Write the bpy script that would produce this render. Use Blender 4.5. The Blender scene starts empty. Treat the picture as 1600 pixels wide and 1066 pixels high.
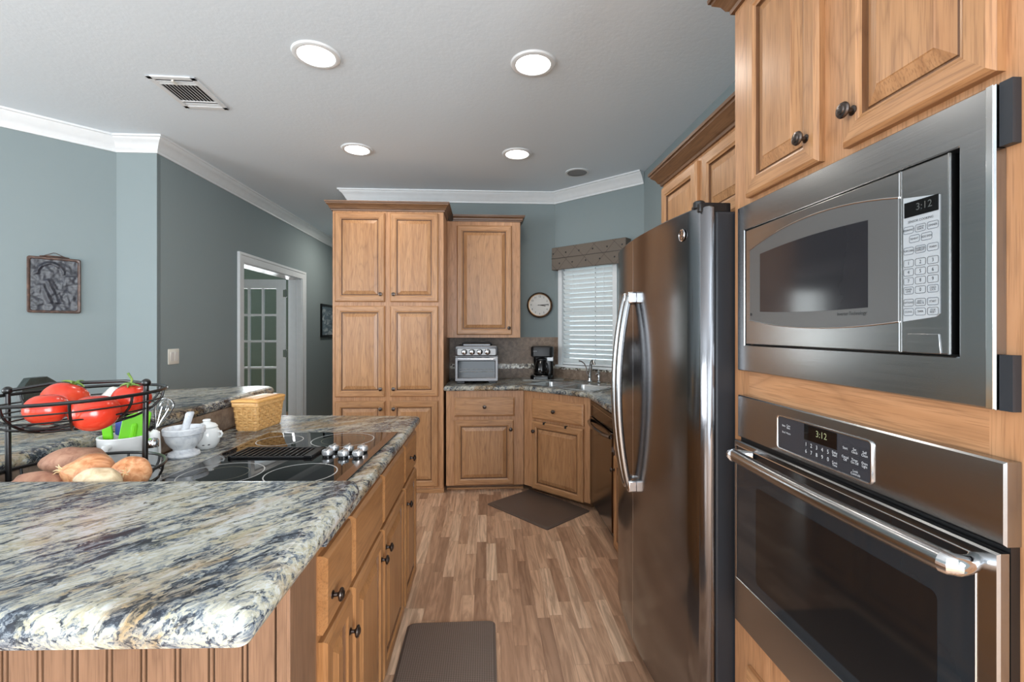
import bpy, bmesh, math, random
from mathutils import Vector, Matrix, noise as mnoise

random.seed(7)
SC = bpy.context.scene
COL = SC.collection
PI = math.pi
R = math.radians

# ------------------------------------------------------------------ camera, world, light, exposure
cam_d = bpy.data.cameras.new('camera')
cam_d.sensor_width = 36.0
cam_d.lens = 711.0 / 1600.0 * 36.0
cam_d.shift_y = -16.0 / 1600.0
cam_d.clip_start = 0.03
cam = bpy.data.objects.new('camera', cam_d)
cam.location = (0, 0, 1.387)
cam.rotation_euler = (PI / 2, 0, -math.atan(40 / 711.0))
COL.objects.link(cam)
SC.camera = cam

SC.view_settings.view_transform = 'Standard'
SC.view_settings.look = 'None'
SC.view_settings.gamma = 1.0
SC.view_settings.use_curve_mapping = False
SC.view_settings.exposure = 0.12
SC.cycles.use_denoising = True
SC.cycles.max_bounces = 10
SC.cycles.diffuse_bounces = 5
SC.cycles.glossy_bounces = 5
SC.cycles.transparent_max_bounces = 12
SC.cycles.sample_clamp_indirect = 6.0
SC.cycles.caustics_reflective = False
SC.cycles.caustics_refractive = False

world = bpy.data.worlds.new('daylight')
SC.world = world
world.use_nodes = True
wbg = world.node_tree.nodes['Background']
wbg.inputs['Color'].default_value = (0.80, 0.90, 1.0, 1)
wbg.inputs['Strength'].default_value = 2.2


def area_light(name, loc, rot, sx, sy, power, color=(1, 1, 1)):
    d = bpy.data.lights.new(name, 'AREA')
    d.shape = 'RECTANGLE'
    d.size = sx
    d.size_y = sy
    d.energy = power
    d.color = color
    o = bpy.data.objects.new(name, d)
    o.location = loc
    o.rotation_euler = rot
    COL.objects.link(o)
    return o


# daylight coming in through the glass doors and windows of the open living side; the side one is added
area_light('patio_door_daylight', (-1.7, -3.55, 1.25), (R(90), 0, 0), 5.4, 2.2, 84, (0.91, 0.965, 1.0))
area_light('dining_window_daylight', (-5.12, -1.0, 1.45), (R(90), 0, R(-90)), 3.2, 1.7, 170, (0.91, 0.965, 1.0))
area_light('added_side_fill', (1.33, -1.9, 1.45), (R(90), 0, R(90)), 2.4, 1.7, 260, (0.91, 0.965, 1.0))  # added source, lifts the left wall, ceiling and island fronts
# added fill lamp brightening the room beyond the doorway, which has no window
area_light('added_study_fill', (-3.9, 7.9, 1.5), (R(-90), 0, 0), 1.4, 1.3, 60, (0.98, 0.99, 1.0))
LAMP_POWER = 2.8
LAMP_GLOW = 9.0


# ------------------------------------------------------------------ colour and node helpers
def lin(c):
    return c / 12.92 if c <= 0.04045 else ((c + 0.055) / 1.055) ** 2.4


def rgb(r, g, b):
    return (lin(r / 255), lin(g / 255), lin(b / 255), 1)


class NT:
    def __init__(self, name):
        self.m = bpy.data.materials.new(name)
        self.m.use_nodes = True
        self.t = self.m.node_tree
        self.b = self.t.nodes['Principled BSDF']
        self.out = self.t.nodes['Material Output']

    def n(self, typ, **kw):
        nd = self.t.nodes.new(typ)
        for k, v in kw.items():
            if k.startswith('i_'):
                nd.inputs[k[2:].replace('_', ' ')].default_value = v
            else:
                setattr(nd, k, v)
        return nd

    def l(self, a, b):
        self.t.links.new(a, b)

    def coords(self, scale=(1, 1, 1), rot=(0, 0, 0), random_off=True, kind='Object'):
        tc = self.n('ShaderNodeTexCoord')
        mp = self.n('ShaderNodeMapping')
        mp.inputs['Scale'].default_value = scale
        mp.inputs['Rotation'].default_value = rot
        src = tc.outputs[kind]
        if random_off:
            oi = self.n('ShaderNodeObjectInfo')
            mu = self.n('ShaderNodeMath', operation='MULTIPLY')
            mu.inputs[1].default_value = 37.0
            self.l(oi.outputs['Random'], mu.inputs[0])
            ad = self.n('ShaderNodeVectorMath', operation='ADD')
            self.l(src, ad.inputs[0])
            self.l(mu.outputs[0], ad.inputs[1])
            src = ad.outputs[0]
        self.l(src, mp.inputs['Vector'])
        return mp.outputs['Vector']

    def noise(self, vec, scale, detail=4, rough=0.5, dist=0.0):
        nd = self.n('ShaderNodeTexNoise')
        nd.inputs['Scale'].default_value = scale
        nd.inputs['Detail'].default_value = detail
        nd.inputs['Roughness'].default_value = rough
        nd.inputs['Distortion'].default_value = dist
        if vec is not None:
            self.l(vec, nd.inputs['Vector'])
        return nd.outputs['Fac']

    def ramp(self, fac, stops, interp='LINEAR'):
        nd = self.n('ShaderNodeValToRGB')
        cr = nd.color_ramp
        cr.interpolation = interp
        while len(cr.elements) < len(stops):
            cr.elements.new(0.5)
        for e, (p, c) in zip(cr.elements, stops):
            e.position = p
            e.color = c if not isinstance(c, (int, float)) else (c, c, c, 1)
        self.l(fac, nd.inputs['Fac'])
        return nd.outputs['Color']

    def mix(self, fac, a, b, blend='MIX'):
        nd = self.n('ShaderNodeMix', data_type='RGBA', blend_type=blend)
        for k, v in ((0, fac), (6, a), (7, b)):
            if hasattr(v, 'is_linked'):
                self.l(v, nd.inputs[k])
            else:
                nd.inputs[k].default_value = v
        return nd.outputs[2]

    def math(self, op, a, b=None):
        nd = self.n('ShaderNodeMath', operation=op)
        for k, v in ((0, a), (1, b)):
            if v is None:
                continue
            if hasattr(v, 'is_linked'):
                self.l(v, nd.inputs[k])
            else:
                nd.inputs[k].default_value = v
        return nd.outputs[0]

    def bump(self, h, strength=0.2, dist=0.01):
        nd = self.n('ShaderNodeBump')
        nd.inputs['Strength'].default_value = strength
        nd.inputs['Distance'].default_value = dist
        self.l(h, nd.inputs['Height'])
        self.l(nd.outputs['Normal'], self.b.inputs['Normal'])

    def set(self, **kw):
        names = {'color': 'Base Color', 'rough': 'Roughness', 'metal': 'Metallic', 'spec': 'Specular IOR Level',
                 'coat': 'Coat Weight', 'coat_rough': 'Coat Roughness', 'trans': 'Transmission Weight',
                 'ior': 'IOR', 'emit': 'Emission Color', 'emit_s': 'Emission Strength', 'alpha': 'Alpha',
                 'aniso': 'Anisotropic', 'sss': 'Subsurface Weight', 'sheen': 'Sheen Weight'}
        for k, v in kw.items():
            s = self.b.inputs[names[k]]
            if hasattr(v, 'is_linked'):
                self.l(v, s)
            else:
                s.default_value = v
        return self


def plain(name, color, rough=0.5, metal=0.0, **kw):
    t = NT(name)
    t.set(color=color, rough=rough, metal=metal, **kw)
    if not metal and 'trans' not in kw and 'emit' not in kw:
        v = t.coords()
        f = t.noise(v, 18, 3)
        d = tuple(c * 0.90 for c in color[:3]) + (1,)
        t.set(color=t.mix(f, d, color))
    return t.m


def oak(name, axis, light, mid, dark, rough=0.33, spec=0.5):
    t = NT(name)
    sc = [26, 26, 26]
    sc[axis] = 1.6
    v = t.coords(tuple(sc))
    sc2 = [4.5, 4.5, 4.5]
    sc2[axis] = 0.6
    v2 = t.coords(tuple(sc2))
    sc3 = [300, 300, 300]
    sc3[axis] = 9
    v3 = t.coords(tuple(sc3))
    big = t.noise(v2, 1.0, 3, 0.5, 0.4)
    wv = t.math('MULTIPLY', big, 34.0)
    fr = t.math('PINGPONG', wv, 1.0)
    fine = t.noise(v, 1.0, 6, 0.65, 0.6)
    pores = t.noise(v3, 1.0, 2, 0.5)
    c = t.ramp(fine, [(0.32, mid), (0.60, light)])
    c = t.mix(t.math('MULTIPLY', t.math('POWER', fr, 5.0), 0.30), c, dark)
    pr = t.ramp(pores, [(0.36, 1.0), (0.50, 0.0)])
    c = t.mix(t.math('MULTIPLY', pr, 0.38), c, dark)
    oi = t.n('ShaderNodeObjectInfo')
    hv = t.n('ShaderNodeHueSaturation')
    val = t.n('ShaderNodeMapRange')
    val.inputs['To Min'].default_value = 0.93
    val.inputs['To Max'].default_value = 1.05
    t.l(oi.outputs['Random'], val.inputs['Value'])
    t.l(val.outputs[0], hv.inputs['Value'])
    t.l(c, hv.inputs['Color'])
    t.set(color=hv.outputs['Color'], rough=rough, spec=spec)
    t.bump(pr, -0.08, 0.002)
    return t.m


OAK = (rgb(184, 138, 96), rgb(164, 118, 79), rgb(106, 70, 46))
M = {}
M['oak_v'] = oak('oak_vertical', 2, *OAK)
M['oak_h'] = oak('oak_horizontal', 0, *OAK)
OAKF = (rgb(188, 141, 102), rgb(168, 121, 83), rgb(114, 77, 50))
M['oak_f'] = oak('oak_face_frame', 2, *OAKF)
M['oak_fh'] = oak('oak_face_frame_rail', 0, *OAKF)
M['oak_y'] = oak('oak_side', 1, *OAK)
ISL = (rgb(172, 123, 79), rgb(156, 108, 66), rgb(108, 70, 42))
M['isl_v'] = oak('oak_island_vertical', 2, *ISL)
M['isl_h'] = oak('oak_island_horizontal', 0, *ISL)
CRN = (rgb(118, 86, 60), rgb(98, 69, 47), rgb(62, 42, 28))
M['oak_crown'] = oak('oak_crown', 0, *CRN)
M['oak_groove'] = oak('oak_groove_shade_stain', 2, rgb(118, 82, 54), rgb(104, 70, 46), rgb(74, 48, 32))  # darker oak: groove shadow and stain both put into the colour
M['bead'] = oak('oak_beadboard', 2, rgb(132, 100, 77), rgb(115, 85, 64), rgb(80, 56, 40))


def granite():
    t = NT('granite')
    v = t.coords((1, 1, 1), (0, 0, R(-50)), False)
    mp = t.n('ShaderNodeMapping')
    mp.inputs['Scale'].default_value = (0.44, 1.0, 1.0)
    t.l(v, mp.inputs['Vector'])
    wn_ = t.n('ShaderNodeTexNoise')
    wn_.inputs['Scale'].default_value = 48
    wn_.inputs['Detail'].default_value = 6
    t.l(mp.outputs['Vector'], wn_.inputs['Vector'])
    wv_ = t.n('ShaderNodeVectorMath', operation='SCALE')
    wv_.inputs['Scale'].default_value = 0.030
    t.l(wn_.outputs['Color'], wv_.inputs[0])
    ad_ = t.n('ShaderNodeVectorMath', operation='ADD')
    t.l(mp.outputs['Vector'], ad_.inputs[0])
    t.l(wv_.outputs[0], ad_.inputs[1])
    s = ad_.outputs[0]

    def cells(scale):
        vo = t.n('ShaderNodeTexVoronoi')
        vo.inputs['Scale'].default_value = scale
        t.l(s, vo.inputs['Vector'])
        sc_ = t.n('ShaderNodeSeparateColor')
        t.l(vo.outputs['Color'], sc_.inputs[0])
        return sc_.outputs[0]
    big = t.noise(s, 15.0, 7, 0.70, 0.2)
    low = t.noise(s, 4.5, 3, 0.5, 0.3)
    r = t.math('ADD', t.math('MULTIPLY', cells(230), 0.34), t.math('MULTIPLY', cells(110), 0.20))
    r = t.math('ADD', r, t.math('MULTIPLY', t.math('SUBTRACT', big, 0.5), 1.7))
    r = t.math('ADD', r, t.math('MULTIPLY', t.math('SUBTRACT', low, 0.5), 0.9))
    fine = t.noise(s, 70.0, 8, 0.78, 0.2)
    r = t.math('ADD', r, t.math('MULTIPLY', t.math('SUBTRACT', fine, 0.5), 1.5))
    r = t.math('ADD', r, 0.155)
    base = t.ramp(r, [(0.00, rgb(46, 50, 58)), (0.15, rgb(72, 80, 92)), (0.27, rgb(126, 134, 144)), (0.38, rgb(176, 178, 176)),
                      (0.50, rgb(206, 200, 178)), (0.64, rgb(220, 216, 202)), (0.78, rgb(226, 227, 227)), (0.95, rgb(230, 231, 232))])
    tan = t.ramp(t.noise(s, 5.0, 5, 0.64, 0.5), [(0.52, 0.0), (0.60, 1.0)])
    base = t.mix(t.math('MULTIPLY', tan, 0.75), base, rgb(214, 178, 136), 'MULTIPLY')
    tan2 = t.ramp(t.noise(s, 28.0, 5, 0.64, 0.4), [(0.56, 0.0), (0.62, 1.0)])
    base = t.mix(t.math('MULTIPLY', tan2, 0.45), base, rgb(226, 208, 156), 'MULTIPLY')
    spk = t.ramp(t.noise(s, 70, 4, 0.65, 0.2), [(0.36, 1.0), (0.41, 0.0)])
    base = t.mix(t.math('MULTIPLY', spk, 0.75), base, rgb(48, 50, 58))
    base = t.mix(1.0, base, (0.58, 0.59, 0.59, 1), 'MULTIPLY')
    t.set(color=base, rough=0.24, spec=0.28)
    return t.m


M['granite'] = granite()


def stainless(name, base, rough, axis=0, var=0.08):
    t = NT(name)
    sc = [420, 420, 420]
    sc[axis] = 3
    v = t.coords(tuple(sc))
    f = t.noise(v, 1.0, 3, 0.6)
    r = t.n('ShaderNodeMapRange')
    r.inputs['To Min'].default_value = rough - var * 0.5
    r.inputs['To Max'].default_value = rough + var
    t.l(f, r.inputs['Value'])
    v2 = t.coords((2.2, 2.2, 2.2))
    w = t.noise(v2, 1.0, 1, 0.4)
    t.set(color=base, metal=1.0, rough=r.outputs[0])
    mixh = t.math('ADD', t.math('MULTIPLY', f, 0.004), t.math('MULTIPLY', w, 0.5))
    t.bump(mixh, 0.22, 0.02)
    return t.m


M['steel'] = stainless('brushed_stainless', rgb(164, 165, 166), 0.20)
M['steel_fridge'] = stainless('brushed_stainless_fridge', rgb(132, 132, 135), 0.15)
M['toast'] = stainless('toaster_stainless', rgb(120, 121, 124), 0.34)
M['steel_sink'] = stainless('sink_stainless', rgb(190, 192, 192), 0.25)
M['chrome'] = plain('chrome', rgb(215, 216, 218), 0.08, 1.0)
M['knob_silver'] = plain('satin_knob_silver', rgb(200, 201, 203), 0.28, 0.75)
M['steel_edge'] = plain('polished_edge', rgb(225, 225, 224), 0.15, 1.0)
M['pewter'] = plain('dark_pewter', rgb(88, 80, 76), 0.28, 1.0)
M['black_glass'] = plain('black_glass', rgb(14, 14, 15), 0.03, 0, spec=0.6)
M['black'] = plain('black_plastic', rgb(22, 22, 24), 0.35)
M['black_gloss'] = plain('black_gloss_plastic', rgb(14, 14, 15), 0.12)
M['black_matte'] = plain('black_matte', rgb(18, 18, 19), 0.7)
M['charcoal'] = plain('charcoal_metal', rgb(44, 47, 52), 0.4, 0, spec=0.4)
M['slate_panel'] = plain('slate_panel', rgb(52, 54, 60), 0.25)
M['white'] = plain('white_trim_paint', rgb(226, 230, 232), 0.35)
M['white_plastic'] = plain('white_plastic', rgb(228, 226, 216), 0.35)
M['ceramic'] = plain('white_ceramic', rgb(232, 233, 232), 0.12)
M['wire'] = plain('black_wire', rgb(14, 13, 13), 0.3, 0.0, spec=0.5)
M['green'] = plain('lime_silicone', rgb(112, 200, 30), 0.35)
M['blue'] = plain('blue_silicone', rgb(70, 84, 160), 0.4)
M['keys'] = plain('keypad_silver', rgb(168, 176, 182), 0.45)
M['key_line'] = plain('keypad_ink', rgb(84, 92, 100), 0.5)
M['ink'] = plain('dark_ink', rgb(40, 44, 48), 0.5)
M['white_ink'] = plain('white_ink', rgb(214, 220, 226), 0.5)
M['mw_grey'] = plain('microwave_grey', rgb(104, 106, 107), 0.32, 0.45)
M['display'] = plain('display_digits', rgb(120, 124, 96), 0.5, 0, emit=rgb(150, 156, 110), emit_s=0.35)
M['display_dim'] = plain('display_digits_dim', rgb(66, 71, 71), 0.5, 0, emit=rgb(90, 98, 98), emit_s=0.06)
M['brown_black'] = plain('brown_black_metal', rgb(52, 44, 40), 0.4)


def glass(name, tint=(1, 1, 1, 1), refl=0.12, rough=0.02):
    t = NT(name)
    tr = t.n('ShaderNodeBsdfTransparent')
    tr.inputs['Color'].default_value = tint
    gl = t.n('ShaderNodeBsdfGlossy')
    gl.inputs['Roughness'].default_value = rough
    fr = t.n('ShaderNodeFresnel')
    fr.inputs['IOR'].default_value = 1.45
    mx = t.n('ShaderNodeMixShader')
    t.l(t.math('ADD', fr.outputs[0], refl - 0.04), mx.inputs[0])
    t.l(tr.outputs[0], mx.inputs[1])
    t.l(gl.outputs[0], mx.inputs[2])
    t.l(mx.outputs[0], t.out.inputs['Surface'])
    return t.m


M['glass'] = glass('clear_glass', (0.95, 0.97, 0.97, 1), 0.06)
M['pane'] = glass('window_pane', (0.93, 0.96, 0.96, 1), 0.06)
M['smoke_glass'] = glass('smoked_glass', (0.45, 0.47, 0.50, 1), 0.035)
M['dark_glass'] = glass('oven_glass', (0.035, 0.036, 0.04, 1), 0.045, 0.03)


def paint(name, color, bump=0.05, scale=120):
    t = NT(name)
    v = t.coords(random_off=False)
    f = t.noise(v, scale, 3, 0.6)
    f2 = t.noise(v, 1.2, 2)
    d = tuple(c * 0.96 for c in color[:3]) + (1,)
    t.set(color=t.mix(f2, d, color), rough=0.75, spec=0.25)
    t.bump(f, bump, 0.004)
    return t.m


M['wall'] = paint('blue_grey_wall_paint', rgb(136, 148, 150))
M['wall_study'] = paint('green_wall_paint', rgb(118, 132, 120))
M['ceiling'] = paint('ceiling_texture_paint', rgb(220, 231, 239), 0.22, 42)
M['ext'] = paint('white_living_paint', rgb(168, 172, 172))


def floor_mat():
    t = NT('oak_strip_floor')
    tc = t.n('ShaderNodeTexCoord')
    sp = t.n('ShaderNodeSeparateXYZ')
    t.l(tc.outputs['Object'], sp.inputs[0])
    W, L = 0.0615, 0.44
    xs = t.math('DIVIDE', sp.outputs[0], W)
    col = t.math('FLOOR', xs)
    fx = t.math('FRACT', xs)
    wn = t.n('ShaderNodeTexWhiteNoise', noise_dimensions='1D')
    t.l(col, wn.inputs['W'])
    ys = t.math('ADD', t.math('DIVIDE', sp.outputs[1], L), t.math('MULTIPLY', wn.outputs['Value'], 7.3))
    row = t.math('FLOOR', ys)
    fy = t.math('FRACT', ys)
    cb = t.n('ShaderNodeCombineXYZ')
    t.l(col, cb.inputs[0])
    t.l(row, cb.inputs[1])
    w2 = t.n('ShaderNodeTexWhiteNoise', noise_dimensions='2D')
    t.l(cb.outputs[0], w2.inputs['Vector'])
    pc = t.ramp(w2.outputs['Value'], [(0.0, rgb(168, 132, 107)), (0.25, rgb(196, 156, 127)), (0.55, rgb(214, 174, 143)),
                                      (0.8, rgb(226, 188, 157)), (1.0, rgb(238, 204, 173))])
    g = t.n('ShaderNodeCombineXYZ')
    t.l(t.math('ADD', t.math('MULTIPLY', sp.outputs[0], 30.0), t.math('MULTIPLY', w2.outputs['Value'], 90.0)), g.inputs[0])
    t.l(t.math('MULTIPLY', sp.outputs[1], 2.4), g.inputs[1])
    gn = t.noise(g.outputs[0], 1.0, 5, 0.6, 1.4)
    c = t.mix(t.ramp(gn, [(0.38, 0.5), (0.6, 0.0)]), pc, rgb(104, 70, 48))
    ex = t.math('MINIMUM', fx, t.math('SUBTRACT', 1.0, fx))
    ey = t.math('MULTIPLY', t.math('MINIMUM', fy, t.math('SUBTRACT', 1.0, fy)), L / W)
    e = t.math('LESS_THAN', t.math('MINIMUM', ex, ey), 0.012)
    c = t.mix(t.math('MULTIPLY', e, 0.45), c, rgb(74, 48, 34))
    t.set(color=c, rough=0.30, spec=0.45)
    return t.m


M['floor'] = floor_mat()


def tile_mat():
    t = NT('brown_stone_tile')
    v = t.coords(random_off=False)
    a = t.noise(v, 26, 6, 0.65, 0.4)
    b = t.noise(v, 5, 3)
    c = t.ramp(a, [(0.3, rgb(98, 84, 74)), (0.5, rgb(132, 116, 102)), (0.7, rgb(160, 144, 128))])
    c = t.mix(t.math('MULTIPLY', b, 0.4), c, rgb(122, 94, 74))
    t.set(color=c, rough=0.4)
    return t.m


M['tile'] = tile_mat()


def mosaic_mat():
    t = NT('glass_mosaic')
    v = t.coords((1, 1, 1), random_off=False)
    vo = t.n('ShaderNodeTexVoronoi')
    vo.inputs['Scale'].default_value = 60
    t.l(v, vo.inputs['Vector'])
    sx = t.n('ShaderNodeSeparateColor')
    t.l(vo.outputs['Color'], sx.inputs[0])
    c = t.ramp(sx.outputs[0], [(0.0, rgb(74, 66, 58)), (0.35, rgb(150, 140, 124)), (0.6, rgb(214, 208, 192)), (0.85, rgb(236, 234, 226))], 'CONSTANT')
    t.set(color=c, rough=0.15)
    return t.m


M['mosaic'] = mosaic_mat()


def mat_rubber():
    t = NT('woven_brown_mat')
    tc = t.n('ShaderNodeTexCoord')
    ck = t.n('ShaderNodeTexChecker')
    ck.inputs['Scale'].default_value = 150
    ck.inputs['Color1'].default_value = rgb(122, 107, 98)
    ck.inputs['Color2'].default_value = rgb(92, 79, 71)
    mp = t.n('ShaderNodeMapping')
    mp.inputs['Rotation'].default_value = (0, 0, R(45))
    t.l(tc.outputs['Object'], mp.inputs[0])
    t.l(mp.outputs[0], ck.inputs['Vector'])
    t.set(color=ck.outputs['Color'], rough=0.5)
    t.bump(ck.outputs['Fac'], 0.35, 0.004)
    return t.m


M['mat'] = mat_rubber()
M['mat_smooth'] = plain('dark_brown_mat', rgb(92, 78, 70), 0.36)


def marble():
    t = NT('white_marble')
    v = t.coords()
    a = t.noise(v, 22, 5, 0.6, 1.6)
    t.set(color=t.ramp(a, [(0.36, rgb(196, 200, 207)), (0.5, rgb(220, 223, 228)), (0.7, rgb(232, 234, 237))]), rough=0.25)
    return t.m


M['marble'] = marble()


def skin_mat(name, c1, c2, c3, sc, scale, rough=0.4, bumpv=0.1):
    t = NT(name)
    v = t.coords(sc)
    a = t.noise(v, scale, 5, 0.6, 0.5)
    t.set(color=t.ramp(a, [(0.3, c1), (0.5, c2), (0.7, c3)]), rough=rough)
    t.bump(a, bumpv, 0.004)
    return t.m


M['tomato'] = skin_mat('tomato_skin', rgb(180, 44, 28), rgb(198, 54, 34), rgb(210, 80, 50), (1, 1, 1), 14, 0.2, 0.0)
M['stem'] = skin_mat('tomato_stem', rgb(70, 98, 40), rgb(98, 128, 56), rgb(130, 150, 78), (1, 1, 1), 60, 0.6)
M['onion'] = skin_mat('onion_skin', rgb(182, 116, 74), rgb(214, 152, 108), rgb(232, 182, 140), (1, 1, 0.12), 90, 0.3, 0.05)
M['onion_tip'] = skin_mat('onion_paper', rgb(196, 152, 100), rgb(226, 196, 150), rgb(240, 222, 190), (1, 1, 0.2), 120, 0.5)
M['sweet'] = skin_mat('sweet_potato_skin', rgb(140, 96, 78), rgb(172, 126, 102), rgb(190, 148, 122), (1, 1, 1), 40, 0.65)
M['potato'] = skin_mat('potato_skin', rgb(176, 150, 116), rgb(204, 182, 148), rgb(218, 200, 170), (1, 1, 1), 46, 0.6)
M['garlic'] = skin_mat('garlic_skin', rgb(206, 206, 196), rgb(226, 226, 218), rgb(238, 238, 232), (1, 1, 0.2), 80, 0.5)
M['wicker'] = skin_mat('maple_splint', rgb(190, 136, 78), rgb(218, 168, 106), rgb(230, 186, 126), (1, 1, 3), 50, 0.4)
M['lid_wood'] = skin_mat('maple_lid', rgb(206, 146, 78), rgb(222, 166, 96), rgb(230, 180, 110), (1, 6, 6), 20, 0.35, 0.02)
M['bronze'] = skin_mat('dark_pewter_relief', rgb(30, 31, 38), rgb(40, 42, 50), rgb(58, 61, 72), (1, 1, 1), 50, 0.35, 0.3)
M['copper'] = skin_mat('copper_frame', rgb(48, 36, 32), rgb(78, 58, 50), rgb(112, 84, 70), (1, 1, 1), 40, 0.35, 0.1)
M['leather'] = skin_mat('dark_green_leather', rgb(30, 38, 36), rgb(42, 52, 50), rgb(52, 62, 60), (1, 1, 1), 90, 0.4, 0.1)
M['dark_wood'] = skin_mat('dark_stained_wood', rgb(46, 30, 22), rgb(62, 42, 30), rgb(76, 52, 38), (1, 1, 0.1), 60, 0.4, 0.05)
M['clock_wood'] = skin_mat('dark_walnut_rim', rgb(40, 30, 24), rgb(62, 46, 36), rgb(90, 66, 50), (1, 1, 1), 30, 0.25, 0.0)
M['brass'] = plain('satin_bronze', rgb(170, 132, 92), 0.3, 0.8)
M['face_white'] = plain('clock_face', rgb(226, 224, 220), 0.4)


def fabric():
    t = NT('taupe_quilted_fabric')
    v = t.coords(random_off=False)
    sp = t.n('ShaderNodeSeparateXYZ')
    t.l(v, sp.inputs[0])
    w = 0.104
    p = t.math('PINGPONG', t.math('ADD', sp.outputs[0], sp.outputs[2]), w)
    q = t.math('PINGPONG', t.math('SUBTRACT', sp.outputs[0], sp.outputs[2]), w)
    mn = t.math('MINIMUM', p, q)
    ln = t.math('LESS_THAN', mn, 0.0035)
    f = t.noise(v, 180, 3)
    c = t.mix(f, rgb(92, 84, 77), rgb(118, 108, 98))
    c = t.mix(t.math('MULTIPLY', ln, 0.55), c, rgb(62, 52, 46))
    t.set(color=c, rough=0.85)
    t.bump(mn, 0.6, 0.03)
    return t.m


M['fabric'] = fabric()


def ocean():
    t = NT('seascape_print')
    v = t.coords((6, 1, 16), random_off=False)
    a = t.noise(v, 1.0, 5, 0.6, 0.6)
    t.set(color=t.ramp(a, [(0.32, rgb(54, 70, 84)), (0.5, rgb(110, 130, 142)), (0.62, rgb(196, 204, 208))]), rough=0.3)
    return t.m


M['print'] = ocean()


def emitter(name, color, s):
    t = NT(name)
    t.set(color=color, emit=color, emit_s=s, rough=0.5)
    return t.m


M['lamp'] = emitter('lamp_lens', (1.0, 0.95, 0.88, 1), LAMP_GLOW)


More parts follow.
